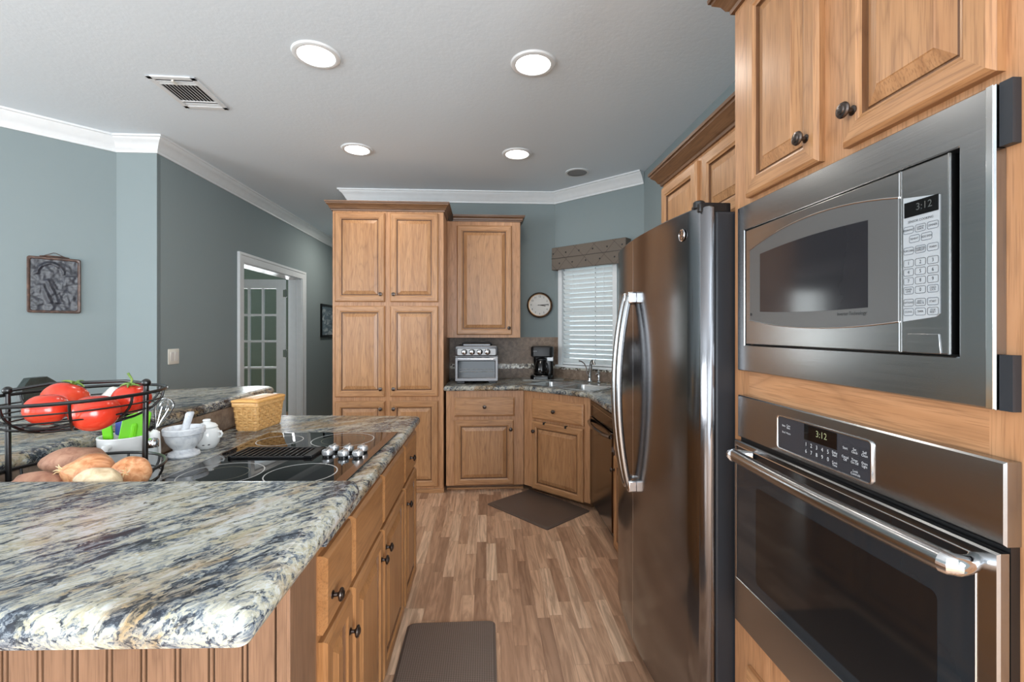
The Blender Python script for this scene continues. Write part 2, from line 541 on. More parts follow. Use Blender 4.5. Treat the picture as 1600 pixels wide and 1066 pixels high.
# ------------------------------------------------------------------ mesh builder
class MB:
    def __init__(self, mats=None):
        self.v, self.f, self.mi = [], [], []
        self.x = Matrix.Identity(4)
        self.m = 0

    def _add(self, vs, fs, m=None):
        o = len(self.v)
        self.v += [tuple(self.x @ Vector(p)) for p in vs]
        flip = self.x.to_3x3().determinant() < 0
        for f in fs:
            g = [i + o for i in f]
            self.f.append(g[::-1] if flip else g)
            self.mi.append(self.m if m is None else m)
        return o

    def box(self, x0, x1, y0, y1, z0, z1, m=None):
        vs = [(x0, y0, z0), (x1, y0, z0), (x1, y1, z0), (x0, y1, z0), (x0, y0, z1), (x1, y0, z1), (x1, y1, z1), (x0, y1, z1)]
        self._add(vs, [(0, 3, 2, 1), (4, 5, 6, 7), (0, 1, 5, 4), (1, 2, 6, 5), (2, 3, 7, 6), (3, 0, 4, 7)], m)
        return self

    def rings(self, rings, cap0=True, cap1=True, closed=True, loop=False, m=None):
        n = len(rings[0])
        vs = [p for r in rings for p in r]
        fs = []
        k = n if closed else n - 1
        rr = len(rings) if loop else len(rings) - 1
        for i in range(rr):
            a, b = i * n, ((i + 1) % len(rings)) * n
            for j in range(k):
                j2 = (j + 1) % n
                fs.append((a + j, a + j2, b + j2, b + j))
        if closed and not loop:
            if cap0:
                fs.append(tuple(range(n - 1, -1, -1)))
            if cap1:
                fs.append(tuple(range((len(rings) - 1) * n, len(rings) * n)))
        self._add(vs, fs, m)
        return self

    def prism(self, poly, z0, z1, m=None):
        return self.rings([[(x, y, z0) for x, y in poly], [(x, y, z1) for x, y in poly]], m=m)

    def lathe(self, prof, seg=24, c=(0, 0, 0), axis='z', m=None, cap0=True, cap1=True):
        rr = []
        for r, h in prof:
            ring = []
            for k in range(seg):
                a = 2 * PI * k / seg
                u, w = r * math.cos(a), r * math.sin(a)
                if axis == 'z':
                    p = (c[0] + u, c[1] + w, c[2] + h)
                elif axis == '-y':
                    p = (c[0] + u, c[1] - h, c[2] + w)
                else:
                    p = (c[0] + h, c[1] + u, c[2] + w)
                ring.append(p)
            rr.append(ring)
        return self.rings(rr, cap0, cap1, m=m)

    def tube(self, pts, r, seg=8, closed=False, m=None, cap=True):
        P = [Vector(p) for p in pts]
        n = len(P)
        rad = r if isinstance(r, (list, tuple)) else [r] * n
        rr = []
        up = None
        for i in range(n):
            if closed:
                t = (P[(i + 1) % n] - P[i - 1]).normalized()
            else:
                t = (P[min(i + 1, n - 1)] - P[max(i - 1, 0)]).normalized()
            if up is None:
                up = Vector((0, 0, 1)) if abs(t.z) < 0.9 else Vector((1, 0, 0))
            s = t.cross(up)
            if s.length < 1e-6:
                s = t.cross(Vector((1, 0, 0)))
            s.normalize()
            up = s.cross(t).normalized()
            rr.append([tuple(P[i] + (s * math.cos(2 * PI * k / seg) + up * math.sin(2 * PI * k / seg)) * rad[i]) for k in range(seg)])
        self.rings(rr, cap, cap, loop=closed, m=m)
        return self

    def ball(self, c, r, seg=16, rg=10, fn=None, m=None, sc=(1, 1, 1)):
        rr = []
        for i in range(1, rg):
            t = PI * i / rg
            ring = []
            for k in range(seg):
                a = 2 * PI * k / seg
                d = Vector((math.sin(t) * math.cos(a), math.sin(t) * math.sin(a), -math.cos(t)))
                q = r * (fn(d) if fn else 1)
                ring.append((c[0] + d.x * q * sc[0], c[1] + d.y * q * sc[1], c[2] + d.z * q * sc[2]))
            rr.append(ring)
        vs = [p for ring in rr for p in ring]
        n = len(vs)
        lo = Vector((0, 0, -1))
        hi = Vector((0, 0, 1))
        ql, qh = (r * fn(lo), r * fn(hi)) if fn else (r, r)
        vs += [(c[0], c[1], c[2] - ql * sc[2]), (c[0], c[1], c[2] + qh * sc[2])]
        fs = []
        for i in range(rg - 2):
            for k in range(seg):
                k2 = (k + 1) % seg
                fs.append((i * seg + k, i * seg + k2, (i + 1) * seg + k2, (i + 1) * seg + k))
        for k in range(seg):
            k2 = (k + 1) % seg
            fs.append((n, k2, k))
            fs.append((n + 1, (rg - 2) * seg + k, (rg - 2) * seg + k2))
        self._add(vs, fs, m)
        return self

    def slab(self, poly, rads, z0, z1, prof=None, m=None):
        t = z1 - z0
        n = len(poly)
        area = sum(poly[i][0] * poly[(i + 1) % n][1] - poly[(i + 1) % n][0] * poly[i][1] for i in range(n))
        sg = 1 if area > 0 else -1
        cvx = [sg * ((poly[i][0] - poly[i - 1][0]) * (poly[(i + 1) % n][1] - poly[i][1]) - (poly[i][1] - poly[i - 1][1]) * (poly[(i + 1) % n][0] - poly[i][0])) > 0 for i in range(n)]
        prof = prof or [(0.012, 0), (0.004, t * 0.12), (0, t * 0.32), (0, t * 0.62), (0.003, t * 0.82), (0.009, t * 0.95), (0.018, t), (0.026, t), (0.05, t)]
        self.rings([[(x, y, z0 + h) for x, y in round_poly(inset(poly, d), [0 if r <= 0 else (max(0.0015, r - d) if c_ else r + d) for r, c_ in zip(rads, cvx)])] for d, h in prof], m=m)
        return self

    def sweep(self, path, prof, m=None, closed=False):
        """prof: (out, z) with out to the LEFT of the path"""
        rr = [[] for _ in path]
        n = len(path)
        for i, p in enumerate(path):
            p = Vector(p)
            ds = []
            if i > 0 or closed:
                ds.append((p - Vector(path[i - 1])).normalized())
            if i < n - 1 or closed:
                ds.append((Vector(path[(i + 1) % n]) - p).normalized())
            ns = [Vector((-d.y, d.x)) for d in ds]
            nn = sum(ns, Vector((0, 0))).normalized()
            k = 1.0 / max(0.2, nn.dot(ns[0]))
            rr[i] = [(p.x + nn.x * k * o, p.y + nn.y * k * o, z) for o, z in prof]
        self.rings(rr, loop=closed, m=m)
        return self

    def text(self, s, size, x, z, y, m=None, depth=0.0004, align='CENTER', squash=1.0):
        me = text_mesh(s, size, align)
        if me is None:
            return self
        vs = [(x + a * squash, y, z + b) for a, b, c in me[0]]
        self._add(vs, [tuple(f) for f in me[1]], m)
        return self

    def build(self, name, mat, parent=None, smooth=35, bevel=0.0, bseg=2, loc=None, rotz=0.0, fix=True):
        me = bpy.data.meshes.new(name)
        me.from_pydata(self.v, [], self.f)
        for mm in (mat if isinstance(mat, (list, tuple)) else [mat]):
            me.materials.append(M[mm] if isinstance(mm, str) else mm)
        me.polygons.foreach_set('material_index', self.mi)
        if fix:
            bm = bmesh.new()
            bm.from_mesh(me)
            bmesh.ops.recalc_face_normals(bm, faces=bm.faces)
            bm.to_mesh(me)
            bm.free()
        if smooth:
            me.polygons.foreach_set('use_smooth', [True] * len(me.polygons))
            me.set_sharp_from_angle(angle=R(smooth))
        me.update()
        o = bpy.data.objects.new(name, me)
        COL.objects.link(o)
        if bevel:
            b = o.modifiers.new('bevel', 'BEVEL')
            b.width = bevel
            b.segments = bseg
            b.limit_method = 'ANGLE'
            b.angle_limit = R(50)
        if loc is not None:
            o.location = loc
        o.rotation_euler = (0, 0, rotz)
        if parent:
            o.parent = parent
        return o


def inset(poly, d):
    if abs(d) < 1e-9:
        return list(poly)
    n = len(poly)
    area = sum(poly[i][0] * poly[(i + 1) % n][1] - poly[(i + 1) % n][0] * poly[i][1] for i in range(n))
    s = 1 if area > 0 else -1
    out = []
    for i in range(n):
        p = Vector(poly[i])
        a = (p - Vector(poly[i - 1])).normalized()
        b = (Vector(poly[(i + 1) % n]) - p).normalized()
        n1 = Vector((-a.y, a.x)) * s
        n2 = Vector((-b.y, b.x)) * s
        nn = (n1 + n2).normalized()
        k = d / max(0.3, nn.dot(n1))
        out.append((p.x + nn.x * k, p.y + nn.y * k))
    return out


def round_poly(poly, rads, seg=6):
    out = []
    n = len(poly)
    for i in range(n):
        r = rads[i] if isinstance(rads, (list, tuple)) else rads
        p = Vector(poly[i])
        if r <= 0:
            out.append(tuple(p))
            continue
        a = (Vector(poly[i - 1]) - p).normalized()
        b = (Vector(poly[(i + 1) % n]) - p).normalized()
        ang = a.angle(b)
        t = r / math.tan(ang / 2)
        c = p + (a + b).normalized() * (r / math.sin(ang / 2))
        s0 = p + a * t - c
        s1 = p + b * t - c
        a0 = math.atan2(s0.y, s0.x)
        a1 = math.atan2(s1.y, s1.x)
        da = (a1 - a0 + PI) % (2 * PI) - PI
        for k in range(seg + 1):
            an = a0 + da * k / seg
            out.append((c.x + r * math.cos(an), c.y + r * math.sin(an)))
    return out


def rrect(x0, x1, y0, y1, r, seg=5):
    return round_poly([(x0, y0), (x1, y0), (x1, y1), (x0, y1)], r, seg)


_tc = {}


def text_mesh(s, size, align):
    key = (s, size, align)
    if key not in _tc:
        cu = bpy.data.curves.new('t', 'FONT')
        cu.body = s
        cu.size = size
        cu.align_x = align
        cu.align_y = 'CENTER'
        cu.space_line = 0.8
        cu.resolution_u = 2
        ob = bpy.data.objects.new('t', cu)
        COL.objects.link(ob)
        dg = bpy.context.evaluated_depsgraph_get()
        me = bpy.data.meshes.new_from_object(ob.evaluated_get(dg))
        _tc[key] = ([tuple(v.co) for v in me.vertices], [tuple(p.vertices) for p in me.polygons])
        bpy.data.objects.remove(ob)
        bpy.data.curves.remove(cu)
        bpy.data.meshes.remove(me)
    return _tc[key]


def thing(name, label, cat, loc=(0, 0, 0), rotz=0.0, group=None):
    o = bpy.data.objects.new(name, None)
    o.empty_display_size = 0.1
    o.location = loc
    o.rotation_euler = (0, 0, rotz)
    COL.objects.link(o)
    return tag(o, label, cat, group)


def tag(o, label, cat, group=None, kind=None):
    o['label'] = label
    o['category'] = cat
    if group:
        o['group'] = group
    if kind:
        o['kind'] = kind
    return o


def struct(o, label, cat):
    return tag(o, label, cat, None, 'structure')


def copy_tree(o, parent=None):
    c = o.copy()
    COL.objects.link(c)
    if parent:
        c.parent = parent
    for ch in list(o.children):
        copy_tree(ch, c)
    return c


# ------------------------------------------------------------------ the room shell
H = 2.77
YB = 4.57
XR = 1.37
XL = -2.37


def wall(name, p0, p1, label, ops=(), mat='wall', th=0.1, h=H):
    p0, p1 = Vector(p0), Vector(p1)
    d = p1 - p0
    L = d.length
    b = MB()
    cuts = sorted({0.0, L} | {s for o in ops for s in o[:2]})
    for s0, s1 in zip(cuts, cuts[1:]):
        segs = [(0.0, h)]
        for o in ops:
            if o[0] <= s0 + 1e-6 and o[1] >= s1 - 1e-6:
                segs = [(0.0, o[2]), (o[3], h)]
        for z0, z1 in segs:
            if z1 - z0 > 1e-4:
                b.box(s0, s1, -th, 0, z0, z1)
    o = b.build(name, mat, smooth=0, loc=(p0.x, p0.y, 0), rotz=math.atan2(d.y, d.x))
    return struct(o, label, 'wall')


wall('wall_right', (XR, -3.6), (XR, 3.89), 'blue grey wall behind the refrigerator and the oven cabinet', [(0.5, 2.9, 0.6, 2.3)])
WIN = (0.30, 0.865, 1.05, 2.05)      # along the angled wall, from its right end
wall('wall_window', (XR, 3.89), (0.69, YB), 'blue grey angled corner wall with the window over the sink', [WIN])
wall('wall_back', (0.69, YB), (-1.36, YB), 'blue grey back wall behind the pantry cabinet')
wall('wall_hall_right', (-1.36, YB), (-1.36, 8.0), 'blue grey hallway wall hidden behind the pantry cabinet')
wall('wall_hall_end', (-1.36, 8.0), (XL, 8.0), 'blue grey wall at the end of the hallway')
DOOR = (8.0 - 5.99, 8.0 - 4.56, 0.0, 2.06)
wall('wall_left', (XL, 8.0), (XL, 3.42), 'darker blue grey wall with the white doorway', [DOOR], th=0.12)
wall('wall_return', (XL, 3.416), (-2.647, 3.416), 'narrow pale return wall beside the long left wall')
wall('wall_dining', (-2.647, 3.416), (-5.2, 0.863), 'angled dining wall with the dark relief plaque')
wall('wall_dining_side', (-5.2, 0.863), (-5.2, -3.6), 'dining side wall with a window behind the viewer', [(0.26, 3.46, 0.6, 2.3)], mat='ext')
wall('wall_rear', (-5.2, -3.6), (XR, -3.6), 'living side wall with patio doors behind the viewer', [(0.8, 6.2, 0.15, 2.35)], mat='ext')
wall('wall_study_far', (-5.2, 8.0), (-5.2, 3.7), 'dim green wall of the room beyond the doorway', mat='wall_study')
wall('wall_study_near', (-5.2, 3.7), (XL - 0.13, 3.7), 'dim near wall of the room beyond the doorway', mat='wall_study')
wall('wall_study_back', (XL - 0.13, 8.0), (-5.2, 8.0), 'dim back wall of the room beyond the doorway', mat='wall_study')

o = MB().box(-5.3, XR + 0.1, -3.7, 8.1, -0.1, 0).build('floor', 'floor', smooth=0)
struct(o, 'oak strip floor of short mixed brown boards', 'floor')
o = MB().box(-5.3, XR + 0.1, -3.7, 8.1, H, H + 0.1).build('ceiling', 'ceiling', smooth=0)
struct(o, 'pale grey textured ceiling with recessed lights', 'ceiling')

# patio door, dining window and added side window frames (behind the viewer)
for nm, loc, rz, w, z0, z1, lab in (('window_2', (-4.4, -3.62, 0), 0, 5.4, 0.15, 2.35, 'white framed patio doors on the living side'),
                                    ('window_3', (-5.22, -2.6, 0), R(90), 3.2, 0.6, 2.3, 'white framed dining window behind the viewer'),
                                    ('added_window_4', (XR + 0.02, -3.1, 0), R(90), 2.4, 0.6, 2.3, 'white framed side window added for light behind the viewer')):
    b = MB()
    for k in range(4):
        x = w * k / 3
        b.box(x - 0.04, x + 0.04, -0.03, 0.03, z0, z1)
    b.box(0, w, -0.03, 0.03, z0, z0 + 0.07).box(0, w, -0.03, 0.03, z1 - 0.07, z1)
    struct(b.build(nm, 'white', loc=loc, rotz=rz, smooth=0), lab, 'window')

CROWN = [(0, H - 0.105), (0.010, H - 0.105), (0.012, H - 0.090), (0.020, H - 0.082), (0.030, H - 0.062), (0.050, H - 0.035),
         (0.066, H - 0.024), (0.070, H - 0.014), (0.082, H - 0.012), (0.084, H), (0, H)]
o = MB().sweep([(XR, 3.89), (0.69, YB), (-1.36, YB), (-1.36, 8.0)], CROWN).build('trim_1', 'white')
struct(o, 'white crown moulding over the pantry and the sink corner', 'crown moulding')
o = MB().sweep([(XL, 8.0), (XL, 3.416), (-2.647, 3.416), (-5.2, 0.863)], CROWN).build('trim_2', 'white')
struct(o, 'white crown moulding along the left and dining walls', 'crown moulding')
BASE = [(0, 0), (0.014, 0), (0.014, 0.08), (0.006, 0.095), (0, 0.095)]
b = MB().sweep([(XL, 8.0), (XL, 6.09)], BASE).sweep([(XL, 4.46), (XL, 3.416), (-2.647, 3.416), (-5.2, 0.863)], BASE)
struct(b.build('baseboard_left', 'white'), 'white baseboard along the left wall', 'baseboard')

# cased doorway in the left wall
b = MB()
y0, y1, zt = 4.56, 5.99, 2.06
b.box(XL - 0.16, XL + 0.004, y0, y0 + 0.02, 0, zt).box(XL - 0.16, XL + 0.004, y1 - 0.02, y1, 0, zt)
b.box(XL - 0.159, XL + 0.003, y0 + 0.02, y1 - 0.02, zt - 0.02, zt - 0.001)
ca = [(0.0, -0.008), (0.016, -0.008), (0.018, 0.0), (0.018, 0.055), (0.026, 0.062), (0.026, 0.085), (0.0, 0.085)]
b.rings([[(XL + o_, y0 - d, 0) for o_, d in ca], [(XL + o_, y0 - d, zt + d) for o_, d in ca],
         [(XL + o_, y1 + d, zt + d) for o_, d in ca], [(XL + o_, y1 + d, 0) for o_, d in ca]])
b.box(XL - 0.08, XL - 0.06, y1 - 0.032, y1 - 0.0205, 0, zt - 0.021)
struct(b.build('trim_3', 'white'), 'white casing around the doorway in the left wall', 'door casing')

# french door leaf standing open into the far room
door = thing('door_1', 'white french door standing open beyond the left doorway', 'door', (XL - 0.175, 5.925, 0))
door['kind'] = 'structure'
b = MB()
W_, z0, z1 = 0.72, 0.012, 2.035
st, rl, rb = 0.105, 0.115, 0.24
b.box(-st, 0, -0.02, 0.02, z0, z1).box(-W_, -W_ + st, -0.02, 0.02, z0, z1)
b.box(-W_ + st, -st, -0.0198, 0.0198, z1 - rl, z1 - 0.0002).box(-W_ + st, -st, -0.0198, 0.0198, z0 + 0.0002, z0 + rb)
gx0, gx1, gz0, gz1 = -W_ + st, -st, z0 + rb, z1 - rl
for k in (1, 2):
    x = gx0 + (gx1 - gx0) * k / 3
    b.box(x - 0.013, x + 0.013, -0.016, 0.016, gz0, gz1)
for k in range(1, 5):
    z = gz0 + (gz1 - gz0) * k / 5
    b.box(gx0, gx1, -0.0155, 0.0155, z - 0.013, z + 0.013)
b.build('door_frame', 'white', door, bevel=0.002)
MB().box(gx0, gx1, -0.003, 0.003, gz0, gz1).build('pane', 'pane', door, smooth=0)
for z in (1.86, 1.10, 0.22):
    MB().lathe([(0.008, -0.05), (0.008, 0.05)], 10, (0.012, -0.022, z)).box(-0.02, 0.03, -0.0225, -0.0195, z - 0.045, z + 0.045).build('hinge', 'chrome', door)


# ------------------------------------------------------------------ ceiling fixtures
def down_light(x, y, label, power=LAMP_POWER):
    t = thing('recessed_light', label, 'ceiling light', (x, y, H), 0, 'recessed ceiling lights')
    MB().lathe([(0.088, -0.004), (0.090, -0.010), (0.100, -0.012), (0.112, -0.008), (0.117, 0.0), (0.088, 0.0)], 40, cap0=False, cap1=False).build('trim_ring', 'white', t)
    MB().lathe([(0.001, -0.0065), (0.06, -0.0065), (0.089, -0.005)], 40, cap1=False).build('lens', 'lamp', t)
    d = bpy.data.lights.new('lamp_light', 'AREA')
    d.shape = 'DISK'
    d.size = 0.16
    d.energy = power
    d.color = (1.0, 0.93, 0.84)
    lo = bpy.data.objects.new('lamp_light', d)
    lo.location = (0, 0, -0.02)
    lo.parent = t
    COL.objects.link(lo)
    return t


down_light(-0.85, 2.33, 'large round recessed light to the right of the ceiling vent')
down_light(0.241, 2.343, 'large round recessed light nearest the oven side cabinets')
down_light(-0.982, 3.523, 'small looking recessed light above the tall pantry')
down_light(0.239, 3.542, 'small looking recessed light left of the grey ceiling speaker')
down_light(-1.62, 6.3, 'recessed light in the hallway behind the pantry', 12)

t = thing('ceiling_speaker', 'round grey ceiling speaker grille beside the corner crown moulding', 'speaker', (0.79, 3.93, H))
MB().lathe([(0.085, 0), (0.103, 0), (0.103, -0.006), (0.085, -0.008)], 36, cap0=False, cap1=False).build('rim', 'white', t)
MB().lathe([(0.001, -0.006), (0.085, -0.005)], 36).build('grille', plain('speaker_grille', rgb(140, 142, 144), 0.7), t)

t = thing('ceiling_vent', 'rectangular white air vent with dark slats on the ceiling', 'air vent', (-1.72, 2.745, H), R(2))
w, l = 0.128, 0.18
b = MB()
b.box(-w, w, -l, -l + 0.03, -0.008, 0).box(-w, w, l - 0.03, l, -0.008, 0)
b.box(-w, -w + 0.028, -l, l, -0.008, 0).box(w - 0.028, w, -l, l, -0.008, 0)
b.box(-w + 0.02, w - 0.02, -0.105, -0.095, -0.007, 0).box(-w + 0.02, w - 0.02, 0.09, 0.10, -0.007, 0)
b.build('frame', 'white', t, bevel=0.002)
MB().box(-w + 0.02, w - 0.02, -l + 0.02, l - 0.02, -0.0015, 0).build('backing', 'black_matte', t, smooth=0)
b = MB()
for k in range(10):
    x = -0.088 + 0.0195 * k
    b.rings([[(x, -0.095, -0.001), (x + 0.010, -0.095, -0.007), (x + 0.0115, -0.095, -0.0065), (x + 0.002, -0.095, -0.001)],
             [(x, 0.09, -0.001), (x + 0.010, 0.09, -0.007), (x + 0.0115, 0.09, -0.0065), (x + 0.002, 0.09, -0.001)]])
for y in (-0.13, 0.118):
    for k in range(2):
        yy = y + 0.017 * k
        b.box(-0.1, 0.1, yy, yy + 0.008, -0.006, -0.002)
b.build('slats', 'white', t, smooth=0)
MB().box(-0.01, 0.0, -0.15, -0.11, -0.016, -0.006).build('damper_lever', 'white_plastic', t)


# ------------------------------------------------------------------ cabinet helpers (front faces -y, x to the right, z up)
def knob(parent, x, y, z):
    b = MB().lathe([(0.010, 0), (0.010, 0.002), (0.0055, 0.005), (0.0048, 0.013), (0.0075, 0.016), (0.0155, 0.019), (0.0165, 0.022),
                    (0.0145, 0.0255), (0.010, 0.0265), (0.0085, 0.0285), (0.004, 0.0300), (0.001, 0.0302)], 20, axis='-y')
    return b.build('knob', 'pewter', parent, loc=(x, y, z), smooth=30)


def raised_door(parent, x0, x1, z0, z1, y=0.0, kn=None, mats=('oak_v', 'oak_h'), name='door', stile=0.055):
    w, h = x1 - x0, z1 - z0
    pr = [(0, 0), (0, -0.014), (0.0035, -0.018), (0.009, -0.022), (stile - 0.010, -0.022), (stile - 0.005, -0.018), (stile, -0.0165), (stile + 0.002, -0.0085), (stile + 0.007, -0.0085),
          (stile + 0.009, -0.0105), (stile + 0.036, -0.0195), (stile + 0.038, -0.0210)]
    b = MB()
    rr = [[(d, yy, d), (w - d, yy, d), (w - d, yy, h - d), (d, yy, h - d)] for d, yy in pr]
    for i in range(len(rr) - 1):
        a, c = rr[i], rr[i + 1]
        for j in range(4):
            j2 = (j + 1) % 4
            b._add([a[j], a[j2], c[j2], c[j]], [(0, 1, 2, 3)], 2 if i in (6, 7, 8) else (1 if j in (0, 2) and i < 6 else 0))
    b._add(rr[0], [(3, 2, 1, 0)], 0)
    b._add(rr[-1], [(0, 1, 2, 3)], 0)
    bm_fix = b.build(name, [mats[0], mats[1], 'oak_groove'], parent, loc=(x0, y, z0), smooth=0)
    me = bm_fix.data
    bm = bmesh.new()
    bm.from_mesh(me)
    bmesh.ops.remove_doubles(bm, verts=bm.verts, dist=1e-5)
    bmesh.ops.recalc_face_normals(bm, faces=bm.faces)
    bm.to_mesh(me)
    bm.free()
    if kn:
        knob(bm_fix, kn[0] - x0, -0.021, kn[1] - z0)
    return bm_fix


def drawer_front(parent, x0, x1, z0, z1, y=0.0, kn=None, mat='oak_h', name='drawer'):
    w, h = x1 - x0, z1 - z0
    b = MB().rings([[(d, yy, d), (w - d, yy, d), (w - d, yy, h - d), (d, yy, h - d)] for d, yy in
                    [(0, 0), (0, -0.013), (0.003, -0.0145), (0.013, -0.021)]])
    o = b.build(name, mat, parent, loc=(x0, y, z0), smooth=20)
    if kn:
        knob(o, kn[0] - x0, -0.021, kn[1] - z0)
    return o


def cab_crown(parent, path, z, h=0.075, out=0.05):
    prof = [(0, z), (0.010, z), (0.012, z + h * 0.16), (0.020, z + h * 0.22), (out * 0.55, z + h * 0.48), (out * 0.9, z + h * 0.70),
            (out * 0.92, z + h * 0.82), (out * 1.05, z + h * 0.84), (out * 1.08, z + h), (0, z + h)]
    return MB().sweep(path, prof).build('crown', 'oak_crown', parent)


# ------------------------------------------------------------------ pantry (back wall, left)
px0, px1, pyf = -1.30, -0.367, 3.93
P = thing('pantry_cabinet', 'tall oak pantry cabinet with six raised panel doors', 'cabinet', (px0, pyf, 0))
w = px1 - px0
MB().box(0, w, 0, 0.636, 0.0, 2.405).build('body', 'oak_f', P, bevel=0.002)
MB().box(-0.006, w + 0.006, -0.012, 0.05, 0, 0.035).build('base_trim', 'oak_h', P, bevel=0.003)
for x0, x1, side in ((0.023, 0.440, 1), (0.483, 0.889, 0)):
    for z0, z1, kz in ((1.632, 2.388, 1.696), (0.826, 1.598, 0.894), (0.055, 0.790, 0.725)):
        raised_door(P, x0, x1, z0, z1, 0, ((x1 - 0.033) if side else (x0 + 0.033), kz))
cab_crown(P, [(w, 0.56), (w, 0), (0, 0), (0, 0.56)][::1] if False else [(0, 0.5), (0, 0), (w, 0), (w, 0.5)][::-1], 2.405, 0.075, 0.05)

# upper cabinet
U = thing('upper_cabinet', 'single door oak wall cabinet hung above the toaster oven', 'cabinet', (-0.366, 4.25, 0))
MB().box(0, 0.683, 0, 0.318, 1.322, 2.405).build('body', 'oak_f', U, bevel=0.002)
raised_door(U, 0.093, 0.603, 1.350, 2.365, 0, (0.575, 1.412))
cab_crown(U, [(0.683, 0.25), (0.683, 0), (0.06, 0)], 2.405, 0.055, 0.04)

# base cabinet under toaster oven
Bc = thing('base_cabinet', 'oak base cabinet with one drawer under the toaster oven', 'cabinet', (-0.345, 3.93, 0))
MB().box(0, 0.668, 0, 0.638, 0.055, 0.872).build('body', 'oak_f', Bc, bevel=0.002)
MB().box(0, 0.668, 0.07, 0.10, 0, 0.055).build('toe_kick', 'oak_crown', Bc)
MB().box(0, 0.668, 0.058, 0.07, 0, 0.018).build('shoe_trim', 'oak_h', Bc, bevel=0.003)
drawer_front(Bc, 0.071, 0.588, 0.652, 0.815, 0, (0.329, 0.735))
raised_door(Bc, 0.071, 0.580, 0.062, 0.620, 0, (0.553, 0.541))

# corner sink base, angled front
S = thing('sink_cabinet', 'angled oak corner cabinet under the stainless sink', 'cabinet', (0.325, 3.93, 0), R(-45))
b = MB()
b.box(0, 0.668, 0, 0.02, 0.055, 0.872)
b.build('face_frame', 'oak_f', S, bevel=0.002)
MB().box(0.06, 0.608, 0.02, 0.60, 0.06, 0.08).box(0.06, 0.08, 0.02, 0.35, 0.08, 0.65).box(0.588, 0.608, 0.02, 0.35, 0.08, 0.65).build('carcass', 'oak_y', S)
MB().box(0.03, 0.64, 0.075, 0.10, 0, 0.055).build('toe_kick', 'oak_crown', S)
drawer_front(S, 0.102, 0.615, 0.645, 0.815, 0, (0.338, 0.728), name='false_drawer')
dr = raised_door(S, 0.100, 0.612, 0.052, 0.622, 0, (0.130, 0.541))
for x in (0.232, 0.45):
    MB().box(x - 0.008, x + 0.008, -0.024, 0.0, 0.618, 0.626).box(x - 0.008, x + 0.008, -0.025, -0.0215, 0.606, 0.626).build('door_hook', 'black', S)

# dishwasher beside it (front faces -x)
D = thing('dishwasher', 'dark stainless dishwasher between the sink cabinet and the refrigerator', 'dishwasher', (0.80, 3.41, 0), R(-90))
MB().box(0.01, 0.60, 0.03, 0.54, 0.04, 0.86).build('tub', 'black', D)
MB().rings([[(x, -0.018, z) for x, z in rrect(0.008, 0.602, 0.115, 0.745, 0.01)], [(x, 0.03, z) for x, z in rrect(0.006, 0.604, 0.113, 0.747, 0.01)]]).build('door', 'steel_fridge', D)
MB().box(0.006, 0.604, -0.012, 0.03, 0.75, 0.865).build('control_panel', 'black_gloss', D, bevel=0.004)
MB().box(0.01, 0.60, -0.014, 0.0, 0.832, 0.838).build('trim_strip', 'steel', D)
pts = [(0.03 + 0.55 * k / 10, -0.022 - 0.040 * math.sin(PI * k / 10) ** 0.6, 0.715) for k in range(11)]
MB().tube(pts, 0.013, 10).build('handle', 'steel_fridge', D)
MB().box(0.01, 0.60, 0.05, 0.07, 0.0, 0.11).build('toe_kick', 'black', D)

E = thing('base_cabinet', 'narrow oak base cabinet between dishwasher and refrigerator', 'cabinet', (0.80, 2.80, 0), R(-90))
MB().box(0, 0.50, 0, 0.565, 0.055, 0.872).build('body', 'oak_f', E, bevel=0.002)
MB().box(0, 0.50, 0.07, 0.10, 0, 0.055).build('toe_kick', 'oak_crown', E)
drawer_front(E, 0.04, 0.46, 0.652, 0.815, 0, (0.25, 0.735))
raised_door(E, 0.04, 0.46, 0.062, 0.620, 0, (0.07, 0.541))

# ------------------------------------------------------------------ back countertop with sink cut-out
poly = ([(-0.362, 4.568), (-0.362, 3.893), (0.312, 3.893), (0.768, 3.437), (0.768, 2.29), (1.368, 2.29), (1.368, 3.889), (0.689, 4.568)],
                  [0, 0.0, 0.03, 0.03, 0.0, 0, 0, 0])
ct = MB().slab(*poly, 0.873, 0.914).build('back_countertop', 'granite')
sinkc, srot = (0.722, 3.892), R(-45)
cut = MB().prism(rrect(-0.355, 0.355, -0.215, 0.215, 0.05), 0.80, 1.0).build('cutter', 'granite', loc=(sinkc[0], sinkc[1], 0), rotz=srot)
bo = ct.modifiers.new('cut', 'BOOLEAN')
bo.object = cut
bo.operation = 'DIFFERENCE'
bo.solver = 'EXACT'
bpy.context.view_layer.update()
dg = bpy.context.evaluated_depsgraph_get()
me = bpy.data.meshes.new_from_object(ct.evaluated_get(dg))
ct.modifiers.clear()
ct.data = me
bpy.data.objects.remove(cut)
tag(ct, 'granite countertop running round the sink corner under the window', 'countertop')

K = thing('kitchen_sink', 'double bowl stainless sink set in the corner countertop', 'sink', (sinkc[0], sinkc[1], 0.914), srot)


def bowl(b, x0, x1, y0, y1, ztop, depth):
    rr = []
    for d, z in ((0, ztop), (0.006, ztop - 0.008), (0.012, ztop - depth * 0.8), (0.03, ztop - depth * 0.97), (0.06, ztop - depth)):
        rr.append([(x, y, z) for x, y in rrect(x0 + d, x1 - d, y0 + d, y1 - d, 0.05)])
    b.rings(rr, cap0=False)


